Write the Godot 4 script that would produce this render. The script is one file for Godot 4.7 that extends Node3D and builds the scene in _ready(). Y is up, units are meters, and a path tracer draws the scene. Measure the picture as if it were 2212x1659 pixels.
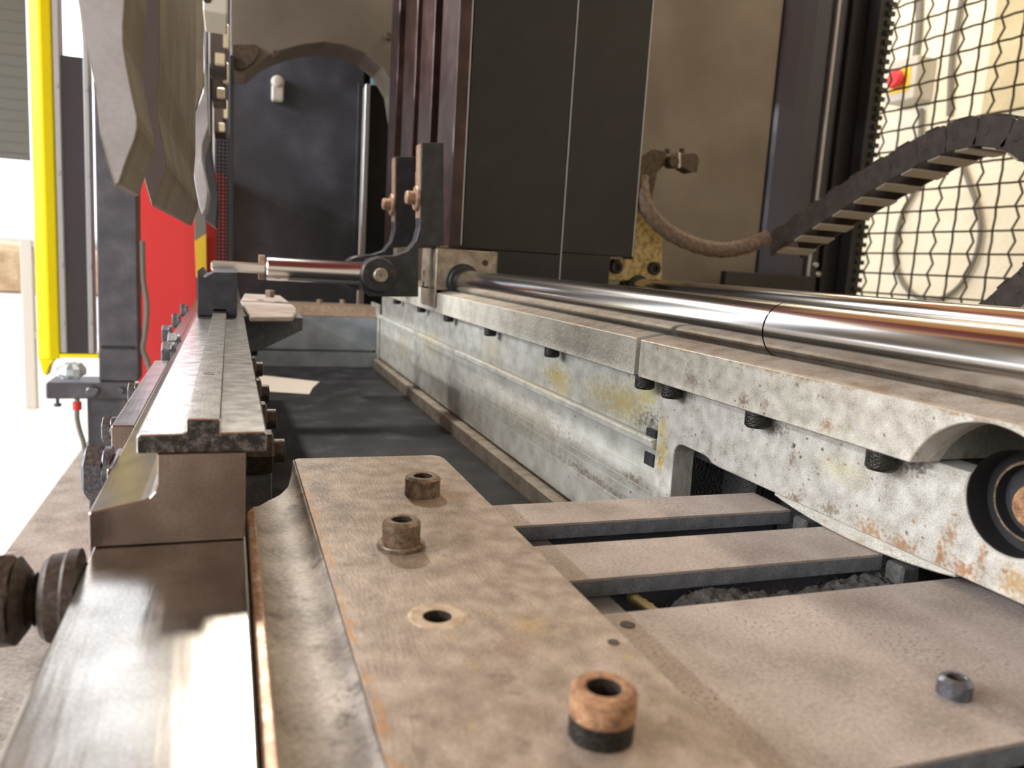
extends Node3D
# Rear of a press brake seen along its bed: tooling on the left, back gauge beam and shafts on the right.
# Metres, y up. The machine runs along -z; the camera stands at (0, 1, 0).

const FOCAL := 1700.0
const EYE := Vector3(0, 1, 0)
var view: Basis
var M := {}
var taken := {}

# ---------------------------------------------------------------- pixels to rays
func ray(px: float, py: float) -> Vector3:
	return view * Vector3(px - 1106.0, -(py - 829.5), -FOCAL)

func on_x(px: float, py: float, x: float) -> Vector3:
	var d := ray(px, py)
	return EYE + d * ((x - EYE.x) / d.x)

func on_y(px: float, py: float, y: float) -> Vector3:
	var d := ray(px, py)
	return EYE + d * ((y - EYE.y) / d.y)

func on_z(px: float, py: float, z: float) -> Vector3:
	var d := ray(px, py)
	return EYE + d * ((z - EYE.z) / d.z)

func trace_z(pts: Array, z: float) -> PackedVector2Array:
	var out := PackedVector2Array()
	for p in pts:
		var v := on_z(p[0], p[1], z)
		out.append(Vector2(v.x, v.y))
	return out

func trace_y(pts: Array, y: float) -> PackedVector2Array:
	var out := PackedVector2Array()
	for p in pts:
		var v := on_y(p[0], p[1], y)
		out.append(Vector2(v.x, v.z))
	return out

# ---------------------------------------------------------------- mesh helpers
func mb() -> SurfaceTool:
	var st := SurfaceTool.new()
	st.begin(Mesh.PRIMITIVE_TRIANGLES)
	return st

func tri(st: SurfaceTool, a: Vector3, b: Vector3, c: Vector3, na: Vector3, nb: Vector3, nc: Vector3) -> void:
	if (c - a).cross(b - a).dot(na + nb + nc) < 0.0:
		var t := b; b = c; c = t
		var tn := nb; nb = nc; nc = tn
	st.set_normal(na); st.add_vertex(a)
	st.set_normal(nb); st.add_vertex(b)
	st.set_normal(nc); st.add_vertex(c)

func quad(st: SurfaceTool, a: Vector3, b: Vector3, c: Vector3, d: Vector3, n: Vector3) -> void:
	var g := (b - a).cross(c - a)
	if g.length_squared() < 1e-20:
		g = (c - a).cross(d - a)
	g = g.normalized()
	if g.dot(n) < 0.0:
		g = -g
	tri(st, a, b, c, g, g, g)
	tri(st, a, c, d, g, g, g)

func lift(axis: int, p: Vector2, t: float) -> Vector3:
	if axis == 0:
		return Vector3(t, p.y, p.x)   # p = (z, y)
	if axis == 1:
		return Vector3(p.x, t, p.y)   # p = (x, z)
	return Vector3(p.x, p.y, t)       # p = (x, y)

func area2(poly: PackedVector2Array) -> float:
	var s := 0.0
	for i in poly.size():
		s += poly[i].cross(poly[(i + 1) % poly.size()])
	return s

func inset(poly: PackedVector2Array, d: float) -> PackedVector2Array:
	var out := PackedVector2Array()
	var n := poly.size()
	for i in n:
		var e1 := (poly[i] - poly[(i + n - 1) % n]).normalized()
		var e2 := (poly[(i + 1) % n] - poly[i]).normalized()
		var n1 := Vector2(e1.y, -e1.x)
		var n2 := Vector2(e2.y, -e2.x)
		out.append(poly[i] - (n1 + n2) / maxf(0.35, 1.0 + n1.dot(n2)) * d)
	return out

func cut_corners(poly: PackedVector2Array, r: float, steps := 1) -> PackedVector2Array:
	var out := PackedVector2Array()
	var n := poly.size()
	for i in n:
		var p := poly[i]
		var a := poly[(i + n - 1) % n]
		var b := poly[(i + 1) % n]
		var ra := minf(r, p.distance_to(a) * 0.45)
		var rb := minf(r, p.distance_to(b) * 0.45)
		var s := p + (a - p).normalized() * ra
		var e := p + (b - p).normalized() * rb
		for k in steps + 1:
			var t := float(k) / steps
			out.append(s.lerp(p, t).lerp(p.lerp(e, t), t))
	return out

func prism(st: SurfaceTool, points: PackedVector2Array, axis: int, t0: float, t1: float, bev := 0.0) -> void:
	var poly := points.duplicate()
	if area2(poly) < 0.0:
		poly.reverse()
	var lo := minf(t0, t1)
	var hi := maxf(t0, t1)
	var cap := inset(poly, bev) if bev > 0.0 else poly
	var n := poly.size()
	var up := lift(axis, Vector2.ZERO, 1.0)
	for i in n:
		var j := (i + 1) % n
		var e := (poly[j] - poly[i]).normalized()
		var nn := lift(axis, Vector2(e.y, -e.x), 0.0)
		quad(st, lift(axis, poly[i], lo + bev), lift(axis, poly[j], lo + bev), lift(axis, poly[j], hi - bev), lift(axis, poly[i], hi - bev), nn)
		if bev > 0.0:
			quad(st, lift(axis, poly[i], hi - bev), lift(axis, poly[j], hi - bev), lift(axis, cap[j], hi), lift(axis, cap[i], hi), nn + up)
			quad(st, lift(axis, poly[i], lo + bev), lift(axis, poly[j], lo + bev), lift(axis, cap[j], lo), lift(axis, cap[i], lo), nn - up)
	var ids := Geometry2D.triangulate_polygon(cap)
	if ids.is_empty():
		print("could not triangulate a polygon of ", n)
	for k in range(0, ids.size(), 3):
		var a := cap[ids[k]]
		var b := cap[ids[k + 1]]
		var c := cap[ids[k + 2]]
		tri(st, lift(axis, a, hi), lift(axis, b, hi), lift(axis, c, hi), up, up, up)
		tri(st, lift(axis, a, lo), lift(axis, b, lo), lift(axis, c, lo), -up, -up, -up)

func rect(x0: float, x1: float, y0: float, y1: float) -> PackedVector2Array:
	return PackedVector2Array([Vector2(x0, y0), Vector2(x1, y0), Vector2(x1, y1), Vector2(x0, y1)])

func box(st: SurfaceTool, x0: float, x1: float, y0: float, y1: float, z0: float, z1: float, bev := 0.0) -> void:
	var r := rect(minf(x0, x1), maxf(x0, x1), minf(y0, y1), maxf(y0, y1))
	if bev > 0.0:
		r = cut_corners(r, bev)
	prism(st, r, 2, z0, z1, bev)

func side_axes(dir: Vector3) -> Array:
	var a := dir.normalized()
	var u := a.cross(Vector3.UP if absf(a.y) < 0.9 else Vector3.RIGHT).normalized()
	return [a, u, a.cross(u).normalized()]

# profile: Array of [radius, height along dir]; smooth round, flat along
func lathe(st: SurfaceTool, profile: Array, at: Vector3, dir: Vector3, seg := 32, spin := 0.0, faceted := false) -> void:
	var ax := side_axes(dir)
	for k in profile.size() - 1:
		var r0: float = profile[k][0]
		var h0: float = profile[k][1]
		var r1: float = profile[k + 1][0]
		var h1: float = profile[k + 1][1]
		var slope := Vector2(h1 - h0, -(r1 - r0)).normalized()
		for i in seg:
			var a0 := TAU * i / seg + spin
			var a1 := TAU * (i + 1) / seg + spin
			var d0: Vector3 = ax[1] * cos(a0) + ax[2] * sin(a0)
			var d1: Vector3 = ax[1] * cos(a1) + ax[2] * sin(a1)
			if faceted:
				var dm := (d0 + d1).normalized()
				var nf: Vector3 = (dm * slope.x + ax[0] * slope.y).normalized()
				quad(st, at + d0 * r0 + ax[0] * h0, at + d1 * r0 + ax[0] * h0, at + d1 * r1 + ax[0] * h1, at + d0 * r1 + ax[0] * h1, nf)
				continue
			var n0: Vector3 = (d0 * slope.x + ax[0] * slope.y).normalized()
			var n1: Vector3 = (d1 * slope.x + ax[0] * slope.y).normalized()
			var p00: Vector3 = at + d0 * r0 + ax[0] * h0
			var p10: Vector3 = at + d1 * r0 + ax[0] * h0
			var p11: Vector3 = at + d1 * r1 + ax[0] * h1
			var p01: Vector3 = at + d0 * r1 + ax[0] * h1
			if r0 > 1e-6:
				tri(st, p00, p10, p11, n0, n1, n1)
			if r1 > 1e-6:
				tri(st, p00, p11, p01, n0, n1, n0)

func tube(st: SurfaceTool, pts: Array, radius: float, seg := 10, ribs := 0.0, rib_every := 2) -> void:
	var frames := []
	var u := Vector3.ZERO
	for i in pts.size():
		var d: Vector3 = (pts[mini(i + 1, pts.size() - 1)] - pts[maxi(i - 1, 0)]).normalized()
		if i == 0:
			u = side_axes(d)[1]
		u = (u - d * u.dot(d)).normalized()
		frames.append([pts[i], u, d.cross(u), d])
	for i in pts.size() - 1:
		var f0: Array = frames[i]
		var f1: Array = frames[i + 1]
		var r0 := radius + (ribs if i % rib_every == 0 else 0.0)
		var r1 := radius + (ribs if (i + 1) % rib_every == 0 else 0.0)
		for k in seg:
			var a0 := TAU * k / seg
			var a1 := TAU * (k + 1) / seg
			var d00: Vector3 = f0[1] * cos(a0) + f0[2] * sin(a0)
			var d10: Vector3 = f0[1] * cos(a1) + f0[2] * sin(a1)
			var d01: Vector3 = f1[1] * cos(a0) + f1[2] * sin(a0)
			var d11: Vector3 = f1[1] * cos(a1) + f1[2] * sin(a1)
			tri(st, f0[0] + d00 * r0, f0[0] + d10 * r0, f1[0] + d11 * r1, d00, d10, d11)
			tri(st, f0[0] + d00 * r0, f1[0] + d11 * r1, f1[0] + d01 * r1, d00, d11, d01)
	for e in [0, pts.size() - 1]:
		var f: Array = frames[e]
		var nn: Vector3 = f[3] * (-1.0 if e == 0 else 1.0)
		for k in seg:
			var b0 := TAU * k / seg
			var b1 := TAU * (k + 1) / seg
			tri(st, f[0], f[0] + (f[1] * cos(b0) + f[2] * sin(b0)) * radius, f[0] + (f[1] * cos(b1) + f[2] * sin(b1)) * radius, nn, nn, nn)

func smooth_path(pts: Array, per: int) -> Array:
	var out := []
	for i in pts.size() - 1:
		var p0: Vector3 = pts[maxi(i - 1, 0)]
		var p1: Vector3 = pts[i]
		var p2: Vector3 = pts[i + 1]
		var p3: Vector3 = pts[mini(i + 2, pts.size() - 1)]
		for k in per:
			out.append(p1.cubic_interpolate(p2, p0, p3, float(k) / per))
	out.append(pts[-1])
	return out

# ---------------------------------------------------------------- nodes
func numbered(called: String) -> String:
	var n: int = taken.get(called, -1) + 1
	taken[called] = n
	return called if n == 0 else "%s_%03d" % [called, n]

func tag(o: Node3D, label: String, category: String, group := "", kind := "") -> Node3D:
	if label: o.set_meta("label", label)
	if category: o.set_meta("category", category)
	if group: o.set_meta("group", group)
	if kind: o.set_meta("kind", kind)
	return o

func thing(called: String, label: String, category: String, at: Vector3, group := "") -> Node3D:
	var o := Node3D.new()
	o.name = numbered(called)
	add_child(o)
	o.position = at
	tag(o, label, category, group)
	return o

func origin_of(o: Node) -> Vector3:
	var p := Vector3.ZERO
	while o is Node3D and o != self:
		p += (o as Node3D).position
		o = o.get_parent()
	return p

# vertices are given in world coordinates; a part cancels its parents' offset
func part(called: String, st: SurfaceTool, m: Material, parent: Node3D, label := "") -> MeshInstance3D:
	var o := MeshInstance3D.new()
	o.name = called
	o.mesh = st.commit()
	o.material_override = m
	parent.add_child(o, true)
	o.position = -origin_of(parent)
	if label: o.set_meta("label", label)
	return o

func single(called: String, st: SurfaceTool, m: Material, label: String, category: String, group := "") -> MeshInstance3D:
	var o := MeshInstance3D.new()
	o.name = numbered(called)
	o.mesh = st.commit()
	o.material_override = m
	add_child(o, true)
	tag(o, label, category, group)
	return o

func struct(called: String, st: SurfaceTool, m: Material, label := "") -> MeshInstance3D:
	var o := single(called, st, m, label, "", "")
	o.set_meta("kind", "structure")
	return o

# ---------------------------------------------------------------- materials
func c8(r: int, g: int, b: int) -> Color:
	return Color(r / 255.0, g / 255.0, b / 255.0)

func noise_bytes(seed_: int, freq: float, size: int, oct := 3, type := FastNoiseLite.TYPE_SIMPLEX_SMOOTH) -> PackedByteArray:
	var n := FastNoiseLite.new()
	n.seed = seed_
	n.noise_type = type
	n.frequency = freq
	n.fractal_octaves = oct
	return n.get_seamless_image(size, size).get_data()

# ramp: Array of [position, Color]; coarse blotches + fine grain, then dark pits and an optional second tint
func mottle(seed_: int, ramp: Array, coarse := 0.006, fine := 0.09, w_fine := 0.4, pits := 0.0, pit_color := Color.BLACK, stain := 0.0, stain_color := Color.BLACK, size := 512) -> ImageTexture:
	var g := Gradient.new()
	var offs := PackedFloat32Array()
	var cols := PackedColorArray()
	for r in ramp:
		offs.append(r[0])
		cols.append(r[1])
	g.offsets = offs
	g.colors = cols
	var lut := []
	for i in 256:
		lut.append(g.sample(i / 255.0))
	var a := noise_bytes(seed_, coarse, size, 4)
	var b := noise_bytes(seed_ + 1, fine, size, 2)
	var p := noise_bytes(seed_ + 2, fine * 1.3, size, 1)
	var s := noise_bytes(seed_ + 3, coarse * 1.7, size, 5)
	var img := Image.create(size, size, false, Image.FORMAT_RGB8)
	var out := PackedByteArray()
	out.resize(size * size * 3)
	for i in size * size:
		var t := a[i] * (1.0 - w_fine) + b[i] * w_fine
		var c: Color = lut[clampi(int(t), 0, 255)]
		if stain > 0.0:
			var k := clampf((s[i] * 0.75 + b[i] * 0.25 - 255.0 * (1.0 - stain)) / 36.0, 0.0, 1.0)
			if k > 0.0:
				c = c.lerp(stain_color, k * 0.85)
		if pits > 0.0:
			var k2 := clampf((p[i] * 0.7 + a[i] * 0.3 - 255.0 * (1.0 - pits)) / 14.0, 0.0, 1.0)
			if k2 > 0.0:
				c = c.lerp(pit_color, k2)
		out[i * 3] = c.r8
		out[i * 3 + 1] = c.g8
		out[i * 3 + 2] = c.b8
	img.set_data(size, size, false, Image.FORMAT_RGB8, out)
	return ImageTexture.create_from_image(img)

# texture laid over a stretch of the scene: blobs are [a, b, radius a, radius b, colour, strength] in metres, broken up by noise
func placed(seed_: int, w: int, h: int, a0: float, a1: float, b0: float, b1: float, ramp: Array, w_fine: float, pits: float, pit_color: Color, blobs: Array, streak_w := 0.0) -> ImageTexture:
	var g := Gradient.new()
	var offs := PackedFloat32Array()
	var cols := PackedColorArray()
	for r in ramp:
		offs.append(r[0])
		cols.append(r[1])
	g.offsets = offs
	g.colors = cols
	var lut := []
	for i in 256:
		lut.append(g.sample(i / 255.0))
	var layers := []
	for k in 3:
		var n := FastNoiseLite.new()
		n.seed = seed_ + k
		n.noise_type = FastNoiseLite.TYPE_SIMPLEX_SMOOTH
		n.frequency = [0.02, 0.3, 0.09][k]
		n.fractal_octaves = [4, 2, 4][k]
		layers.append(n.get_image(w, h).get_data())
	var out := PackedByteArray()
	out.resize(w * h * 3)
	for j in h:
		for i in w:
			var k := j * w + i
			var t: float = layers[0][k] * (1.0 - w_fine) + layers[1][k] * w_fine
			var c: Color = lut[clampi(int(t), 0, 255)]
			var p: float = layers[1][k] * 0.6 + layers[2][k] * 0.4 - 255.0 * (1.0 - pits)
			if p > 0.0:
				c = c.lerp(pit_color, clampf(p / 12.0, 0.0, 0.9))
			out[k * 3] = c.r8
			out[k * 3 + 1] = c.g8
			out[k * 3 + 2] = c.b8
	for b in blobs:
		var i0 := clampi(int((b[0] - b[2] * 1.6 - a0) / (a1 - a0) * w), 0, w - 1)
		var i1 := clampi(int((b[0] + b[2] * 1.6 - a0) / (a1 - a0) * w), 0, w - 1)
		var j0 := int((b[1] - b[3] * 1.6 - b0) / (b1 - b0) * h)
		var j1 := int((b[1] + b[3] * 1.6 - b0) / (b1 - b0) * h)
		for j in range(clampi(mini(j0, j1), 0, h - 1), clampi(maxi(j0, j1), 0, h - 1) + 1):
			for i in range(mini(i0, i1), maxi(i0, i1) + 1):
				var da: float = (a0 + (a1 - a0) * i / w - b[0]) / b[2]
				var db: float = (b0 + (b1 - b0) * j / h - b[1]) / b[3]
				var k := j * w + i
				var m: float = 0.85 - sqrt(da * da + db * db) + ((layers[2][k] - 128.0) * 1.7 + (layers[1][k] - 128.0) * 1.5) / 255.0
				m = clampf(m * 1.5, 0.0, 1.0) * b[5] * 0.9
				if m > 0.0:
					var cc: Color = Color8(out[k * 3], out[k * 3 + 1], out[k * 3 + 2]).lerp(b[4], m)
					out[k * 3] = cc.r8
					out[k * 3 + 1] = cc.g8
					out[k * 3 + 2] = cc.b8
	return ImageTexture.create_from_image(Image.create_from_data(w, h, false, Image.FORMAT_RGB8, out))

# faces across x: a is z, b is y; faces across y: a is x, b is z
func lay_on_x(m: StandardMaterial3D, z0: float, z1: float, y0: float, y1: float) -> void:
	m.uv1_scale = Vector3(5, 1.0 / (y1 - y0), -1.0 / (z1 - z0))
	m.uv1_offset = Vector3(0, -y1 / (y1 - y0), z0 / (z1 - z0))

func lay_on_y(m: StandardMaterial3D, x0: float, x1: float, z0: float, z1: float) -> void:
	m.uv1_scale = Vector3(1.0 / (x1 - x0), 8, 1.0 / (z1 - z0))
	m.uv1_offset = Vector3(-x0 / (x1 - x0), 0, -z0 / (z1 - z0))

func grey_tex(seed_: int, freq: float, oct := 3, size := 512, stretch := Vector2i.ONE) -> ImageTexture:
	var n := FastNoiseLite.new()
	n.seed = seed_
	n.noise_type = FastNoiseLite.TYPE_SIMPLEX_SMOOTH
	n.frequency = freq
	n.fractal_octaves = oct
	var img := n.get_seamless_image(size / stretch.x, size / stretch.y)
	img.resize(size, size, Image.INTERPOLATE_CUBIC)
	return ImageTexture.create_from_image(img)

func mat(color: Color, rough := 0.6, metal := 0.0, tex: Texture2D = null, tiles := 4.0, bump: Texture2D = null, bump_cm := 0.0, spec := 0.5) -> StandardMaterial3D:
	var m := StandardMaterial3D.new()
	m.albedo_color = color
	m.roughness = rough
	m.metallic = metal
	m.metallic_specular = spec
	if tex:
		m.albedo_texture = tex
	if bump:
		m.heightmap_enabled = true
		m.heightmap_texture = bump
		m.heightmap_scale = bump_cm
	if tex or bump:
		m.uv1_triplanar = true
		m.uv1_world_triplanar = true
		m.uv1_triplanar_sharpness = 6.0
		m.uv1_scale = Vector3(tiles, tiles, tiles)
	return m

func make_materials() -> void:
	var grain := grey_tex(3, 0.12, 2)
	var cast := grey_tex(5, 0.07, 4)
	var streak := grey_tex(9, 0.08, 3, 512, Vector2i(1, 16))
	# brushed steel of the bed and tooling
	M.bed = mat(c8(206, 203, 198), 0.2, 1.0, mottle(21, [[0.25, c8(176, 170, 162)], [0.55, c8(206, 202, 196)], [0.8, c8(224, 221, 216)]], 0.008, 0.2, 0.5), 6.0, streak, 0.004)
	M.holder = mat(c8(228, 220, 216), 0.25, 0.9, mottle(31, [[0.2, c8(148, 138, 134)], [0.5, c8(164, 155, 151)], [0.8, c8(182, 176, 172)]], 0.006, 0.16, 0.35, 0.1, c8(80, 68, 62)), 7.0, streak, 0.003)
	M.rail = mat(Color.WHITE, 0.22, 1.0, mottle(41, [[0.2, c8(150, 145, 138)], [0.5, c8(196, 193, 186)], [0.8, c8(226, 224, 219)]], 0.012, 0.13, 0.45, 0.12, c8(96, 88, 80)), 9.0, grain, 0.004)
	M.scale = mat(Color.WHITE, 0.5, 0.6, mottle(51, [[0.3, c8(44, 42, 43)], [0.5, c8(66, 63, 62)], [0.7, c8(116, 110, 106)]], 0.02, 0.1, 0.4), 14.0)
	M.bolt_steel = mat(Color.WHITE, 0.38, 0.8, mottle(61, [[0.2, c8(70, 74, 82)], [0.6, c8(116, 118, 124)], [0.9, c8(170, 168, 164)]], 0.03, 0.15, 0.5), 16.0, grain, 0.006)
	M.dark_bolt = mat(Color.WHITE, 0.5, 0.5, mottle(71, [[0.2, c8(40, 34, 30)], [0.6, c8(74, 64, 56)], [0.9, c8(112, 98, 86)]], 0.03, 0.15, 0.5), 14.0, grain, 0.01)
	M.black_die = mat(Color.WHITE, 0.42, 0.3, mottle(81, [[0.2, c8(38, 40, 46)], [0.6, c8(52, 55, 62)], [0.9, c8(74, 77, 84)]], 0.008, 0.2, 0.5), 8.0, streak, 0.003)
	# mill-scaled plates
	M.plate = mat(Color.WHITE, 0.56, 0.25, mottle(91, [[0.18, c8(104, 92, 82)], [0.4, c8(140, 127, 114)], [0.6, c8(162, 150, 137)], [0.85, c8(186, 176, 165)]], 0.009, 0.14, 0.42, 0.2, c8(74, 64, 56), 0.27, c8(132, 104, 76)), 4.2)
	M.slab = mat(Color.WHITE, 0.6, 0.2, mottle(101, [[0.2, c8(132, 121, 113)], [0.5, c8(158, 147, 139)], [0.85, c8(180, 170, 163)]], 0.006, 0.16, 0.45, 0.2, c8(96, 87, 80)), 4.6, grain, 0.01)
	M.ring = mat(Color.WHITE, 0.55, 0.2, mottle(451, [[0.2, c8(142, 118, 92)], [0.5, c8(166, 146, 122)], [0.85, c8(186, 170, 148)]], 0.02, 0.14, 0.4), 9.0)
	M.groove = mat(Color.WHITE, 0.5, 0.3, mottle(441, [[0.2, c8(96, 88, 80)], [0.5, c8(136, 127, 118)], [0.85, c8(168, 160, 150)]], 0.009, 0.14, 0.4, 0.18, c8(74, 66, 58), 0.3, c8(70, 62, 54)), 4.4, grain, 0.01)
	M.slab_edge = mat(Color.WHITE, 0.7, 0.1, mottle(111, [[0.2, c8(84, 87, 92)], [0.6, c8(104, 107, 112)], [0.9, c8(130, 132, 136)]], 0.02, 0.12, 0.5), 8.0, grain, 0.02)
	M.rust = mat(Color.WHITE, 0.75, 0.1, mottle(121, [[0.2, c8(98, 70, 50)], [0.5, c8(148, 108, 76)], [0.75, c8(178, 142, 106)], [0.95, c8(196, 172, 142)]], 0.02, 0.1, 0.45), 12.0, grain, 0.03)
	M.worn_edge = mat(Color.WHITE, 0.4, 0.5, mottle(131, [[0.2, c8(150, 116, 92)], [0.5, c8(188, 158, 134)], [0.8, c8(222, 206, 190)]], 0.02, 0.1, 0.5), 9.0)
	M.bolt_black = mat(Color.WHITE, 0.34, 0.55, mottle(141, [[0.2, c8(26, 25, 24)], [0.6, c8(46, 44, 40)], [0.9, c8(92, 86, 74)]], 0.03, 0.12, 0.6), 14.0, cast, 0.05)
	M.cap_screw = mat(Color.WHITE, 0.45, 0.5, mottle(151, [[0.2, c8(70, 58, 48)], [0.5, c8(112, 96, 80)], [0.85, c8(160, 140, 116)]], 0.02, 0.1, 0.5, 0.0, Color.BLACK, 0.36, c8(146, 86, 44)), 16.0, grain, 0.01)
	# back gauge
	M.cast_grey = mat(Color.WHITE, 0.55, 0.15, mottle(161, [[0.12, c8(128, 124, 112)], [0.4, c8(176, 173, 162)], [0.6, c8(190, 187, 176)], [0.85, c8(224, 222, 212)]], 0.008, 0.32, 0.62, 0.22, c8(86, 76, 60), 0.31, c8(156, 134, 92)), 5.0, cast, 0.06)
	M.extrusion = mat(Color.WHITE, 0.45, 0.25, mottle(171, [[0.15, c8(140, 138, 126)], [0.45, c8(176, 175, 165)], [0.7, c8(190, 190, 183)], [0.95, c8(206, 206, 200)]], 0.005, 0.3, 0.45, 0.2, c8(100, 92, 76), 0.3, c8(150, 134, 98)), 3.2, grain, 0.008)
	M.rail_support = mat(Color.WHITE, 0.5, 0.3, mottle(181, [[0.15, c8(130, 118, 102)], [0.45, c8(160, 150, 136)], [0.75, c8(182, 175, 164)]], 0.01, 0.13, 0.4, 0.14, c8(92, 80, 66), 0.34, c8(158, 122, 80)), 5.0, grain, 0.01)
	M.recess = mat(Color.WHITE, 0.7, 0.0, mottle(431, [[0.3, c8(58, 48, 38)], [0.5, c8(96, 78, 58)], [0.65, c8(142, 116, 82)], [0.85, c8(176, 160, 132)]], 0.012, 0.2, 0.4), 3.0)
	var oil := c8(176, 152, 74)
	var rusty := c8(146, 94, 52)
	var brown := c8(104, 84, 66)
	var dark_mark := c8(58, 54, 48)
	# beam web, stained with oil below the bolts and towards the joint
	var web_blobs := [[-0.874, 0.869, 0.05, 0.018, oil, 0.75], [-0.85, 0.86, 0.03, 0.02, c8(196, 176, 110), 0.6], [-0.70, 0.87, 0.07, 0.022, oil, 0.7], [-0.655, 0.885, 0.03, 0.02, c8(190, 172, 104), 0.7], [-0.64, 0.86, 0.03, 0.012, dark_mark, 0.5], [-0.76, 0.87, 0.05, 0.02, c8(170, 158, 112), 0.6],
		[-1.13, 0.87, 0.05, 0.03, c8(172, 158, 116), 0.5], [-1.5, 0.84, 0.12, 0.03, c8(176, 160, 112), 0.5], [-1.75, 0.8, 0.1, 0.05, c8(150, 134, 104), 0.4], [-0.95, 0.80, 0.2, 0.03, c8(136, 122, 96), 0.45], [-0.75, 0.776, 0.1, 0.006, brown, 0.6], [-0.66, 0.80, 0.03, 0.006, brown, 0.7]]
	var rngs := RandomNumberGenerator.new()
	rngs.seed = 77
	for i in 90:
		web_blobs.append([rngs.randf_range(-1.5, -0.62), rngs.randf_range(0.74, 0.9), rngs.randf_range(0.0008, 0.0022), rngs.randf_range(0.0006, 0.0018), dark_mark, 0.9])
	M.web = mat(Color.WHITE, 0.45, 0.25, placed(461, 1700, 256, -2.06, -0.62, 0.906, 0.735, [[0.2, c8(150, 148, 138)], [0.45, c8(178, 177, 168)], [0.65, c8(190, 190, 183)], [0.9, c8(210, 210, 204)]], 0.45, 0.22, c8(118, 110, 94), web_blobs), 4.0)
	lay_on_x(M.web, -2.06, -0.62, 0.735, 0.906)
	var br_blobs := [[-0.608, 0.842, 0.012, 0.01, oil, 0.85], [-0.61, 0.83, 0.008, 0.008, c8(186, 130, 30), 0.8], [-0.612, 0.86, 0.012, 0.016, c8(196, 176, 96), 0.7], [-0.50, 0.846, 0.018, 0.005, brown, 0.7], [-0.535, 0.86, 0.006, 0.01, brown, 0.4], [-0.43, 0.852, 0.01, 0.004, brown, 0.8], [-0.395, 0.854, 0.012, 0.005, brown, 0.7], [-0.36, 0.853, 0.014, 0.006, rusty, 0.7], [-0.335, 0.852, 0.012, 0.006, rusty, 0.8], [-0.31, 0.856, 0.004, 0.012, rusty, 0.8], [-0.295, 0.853, 0.012, 0.007, rusty, 0.8], [-0.285, 0.865, 0.003, 0.012, rusty, 0.7], [-0.265, 0.858, 0.012, 0.01, c8(170, 128, 70), 0.8], [-0.305, 0.87, 0.004, 0.008, rusty, 0.7], [-0.39, 0.883, 0.03, 0.01, c8(198, 190, 140), 0.5], [-0.455, 0.896, 0.012, 0.006, dark_mark, 0.6], [-0.575, 0.9, 0.014, 0.006, dark_mark, 0.5], [-0.335, 0.9, 0.012, 0.006, dark_mark, 0.7], [-0.437, 0.887, 0.0022, 0.0018, Color.BLACK, 1.0], [-0.437, 0.878, 0.003, 0.006, brown, 0.8]]  # includes a darker patch just right of three flange bolts
	for i in 110:
		br_blobs.append([rngs.randf_range(-0.62, -0.2), rngs.randf_range(0.845, 0.905), rngs.randf_range(0.0006, 0.002), rngs.randf_range(0.0006, 0.0016), [dark_mark, brown, rusty][i % 3], 0.85])
	M.bracket = mat(Color.WHITE, 0.5, 0.2, placed(471, 1400, 300, -0.62, -0.15, 0.906, 0.806, [[0.2, c8(134, 130, 118)], [0.42, c8(178, 175, 166)], [0.6, c8(194, 192, 184)], [0.85, c8(228, 227, 220)]], 0.62, 0.24, c8(104, 94, 78), br_blobs), 4.0)
	lay_on_x(M.bracket, -0.62, -0.15, 0.806, 0.906)
	var fl_blobs := [[-0.47, 0.912, 0.006, 0.006, brown, 0.8], [-0.445, 0.915, 0.004, 0.006, brown, 0.5], [-0.385, 0.913, 0.006, 0.005, rusty, 0.6], [-0.54, 0.917, 0.01, 0.006, brown, 0.5]]
	for i in 60:
		fl_blobs.append([rngs.randf_range(-0.62, -0.2), rngs.randf_range(0.907, 0.939), rngs.randf_range(0.0006, 0.0018), rngs.randf_range(0.0006, 0.0016), [dark_mark, brown, oil][i % 3], 0.8])
	for i in 40:
		fl_blobs.append([rngs.randf_range(-0.62, -0.15), 0.9395, rngs.randf_range(0.006, 0.02), rngs.randf_range(0.001, 0.003), [c8(150, 132, 112), c8(164, 138, 106)][i % 2], 0.7])
	M.flange = mat(Color.WHITE, 0.5, 0.2, placed(481, 1400, 128, -0.63, -0.15, 0.942, 0.906, [[0.2, c8(134, 130, 116)], [0.42, c8(180, 176, 164)], [0.6, c8(196, 193, 182)], [0.85, c8(230, 228, 218)]], 0.6, 0.23, c8(110, 100, 82), fl_blobs), 4.0)
	lay_on_x(M.flange, -0.63, -0.15, 0.906, 0.942)
	# cover plate, stained round its screws and at the far corner
	var s1 := on_y(912, 1068, 0.8525)
	var s2 := on_y(866, 1180, 0.8525)
	var s3 := on_y(1297, 1585, 0.8525)
	var hole := on_y(945, 1331, 0.8525)
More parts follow.
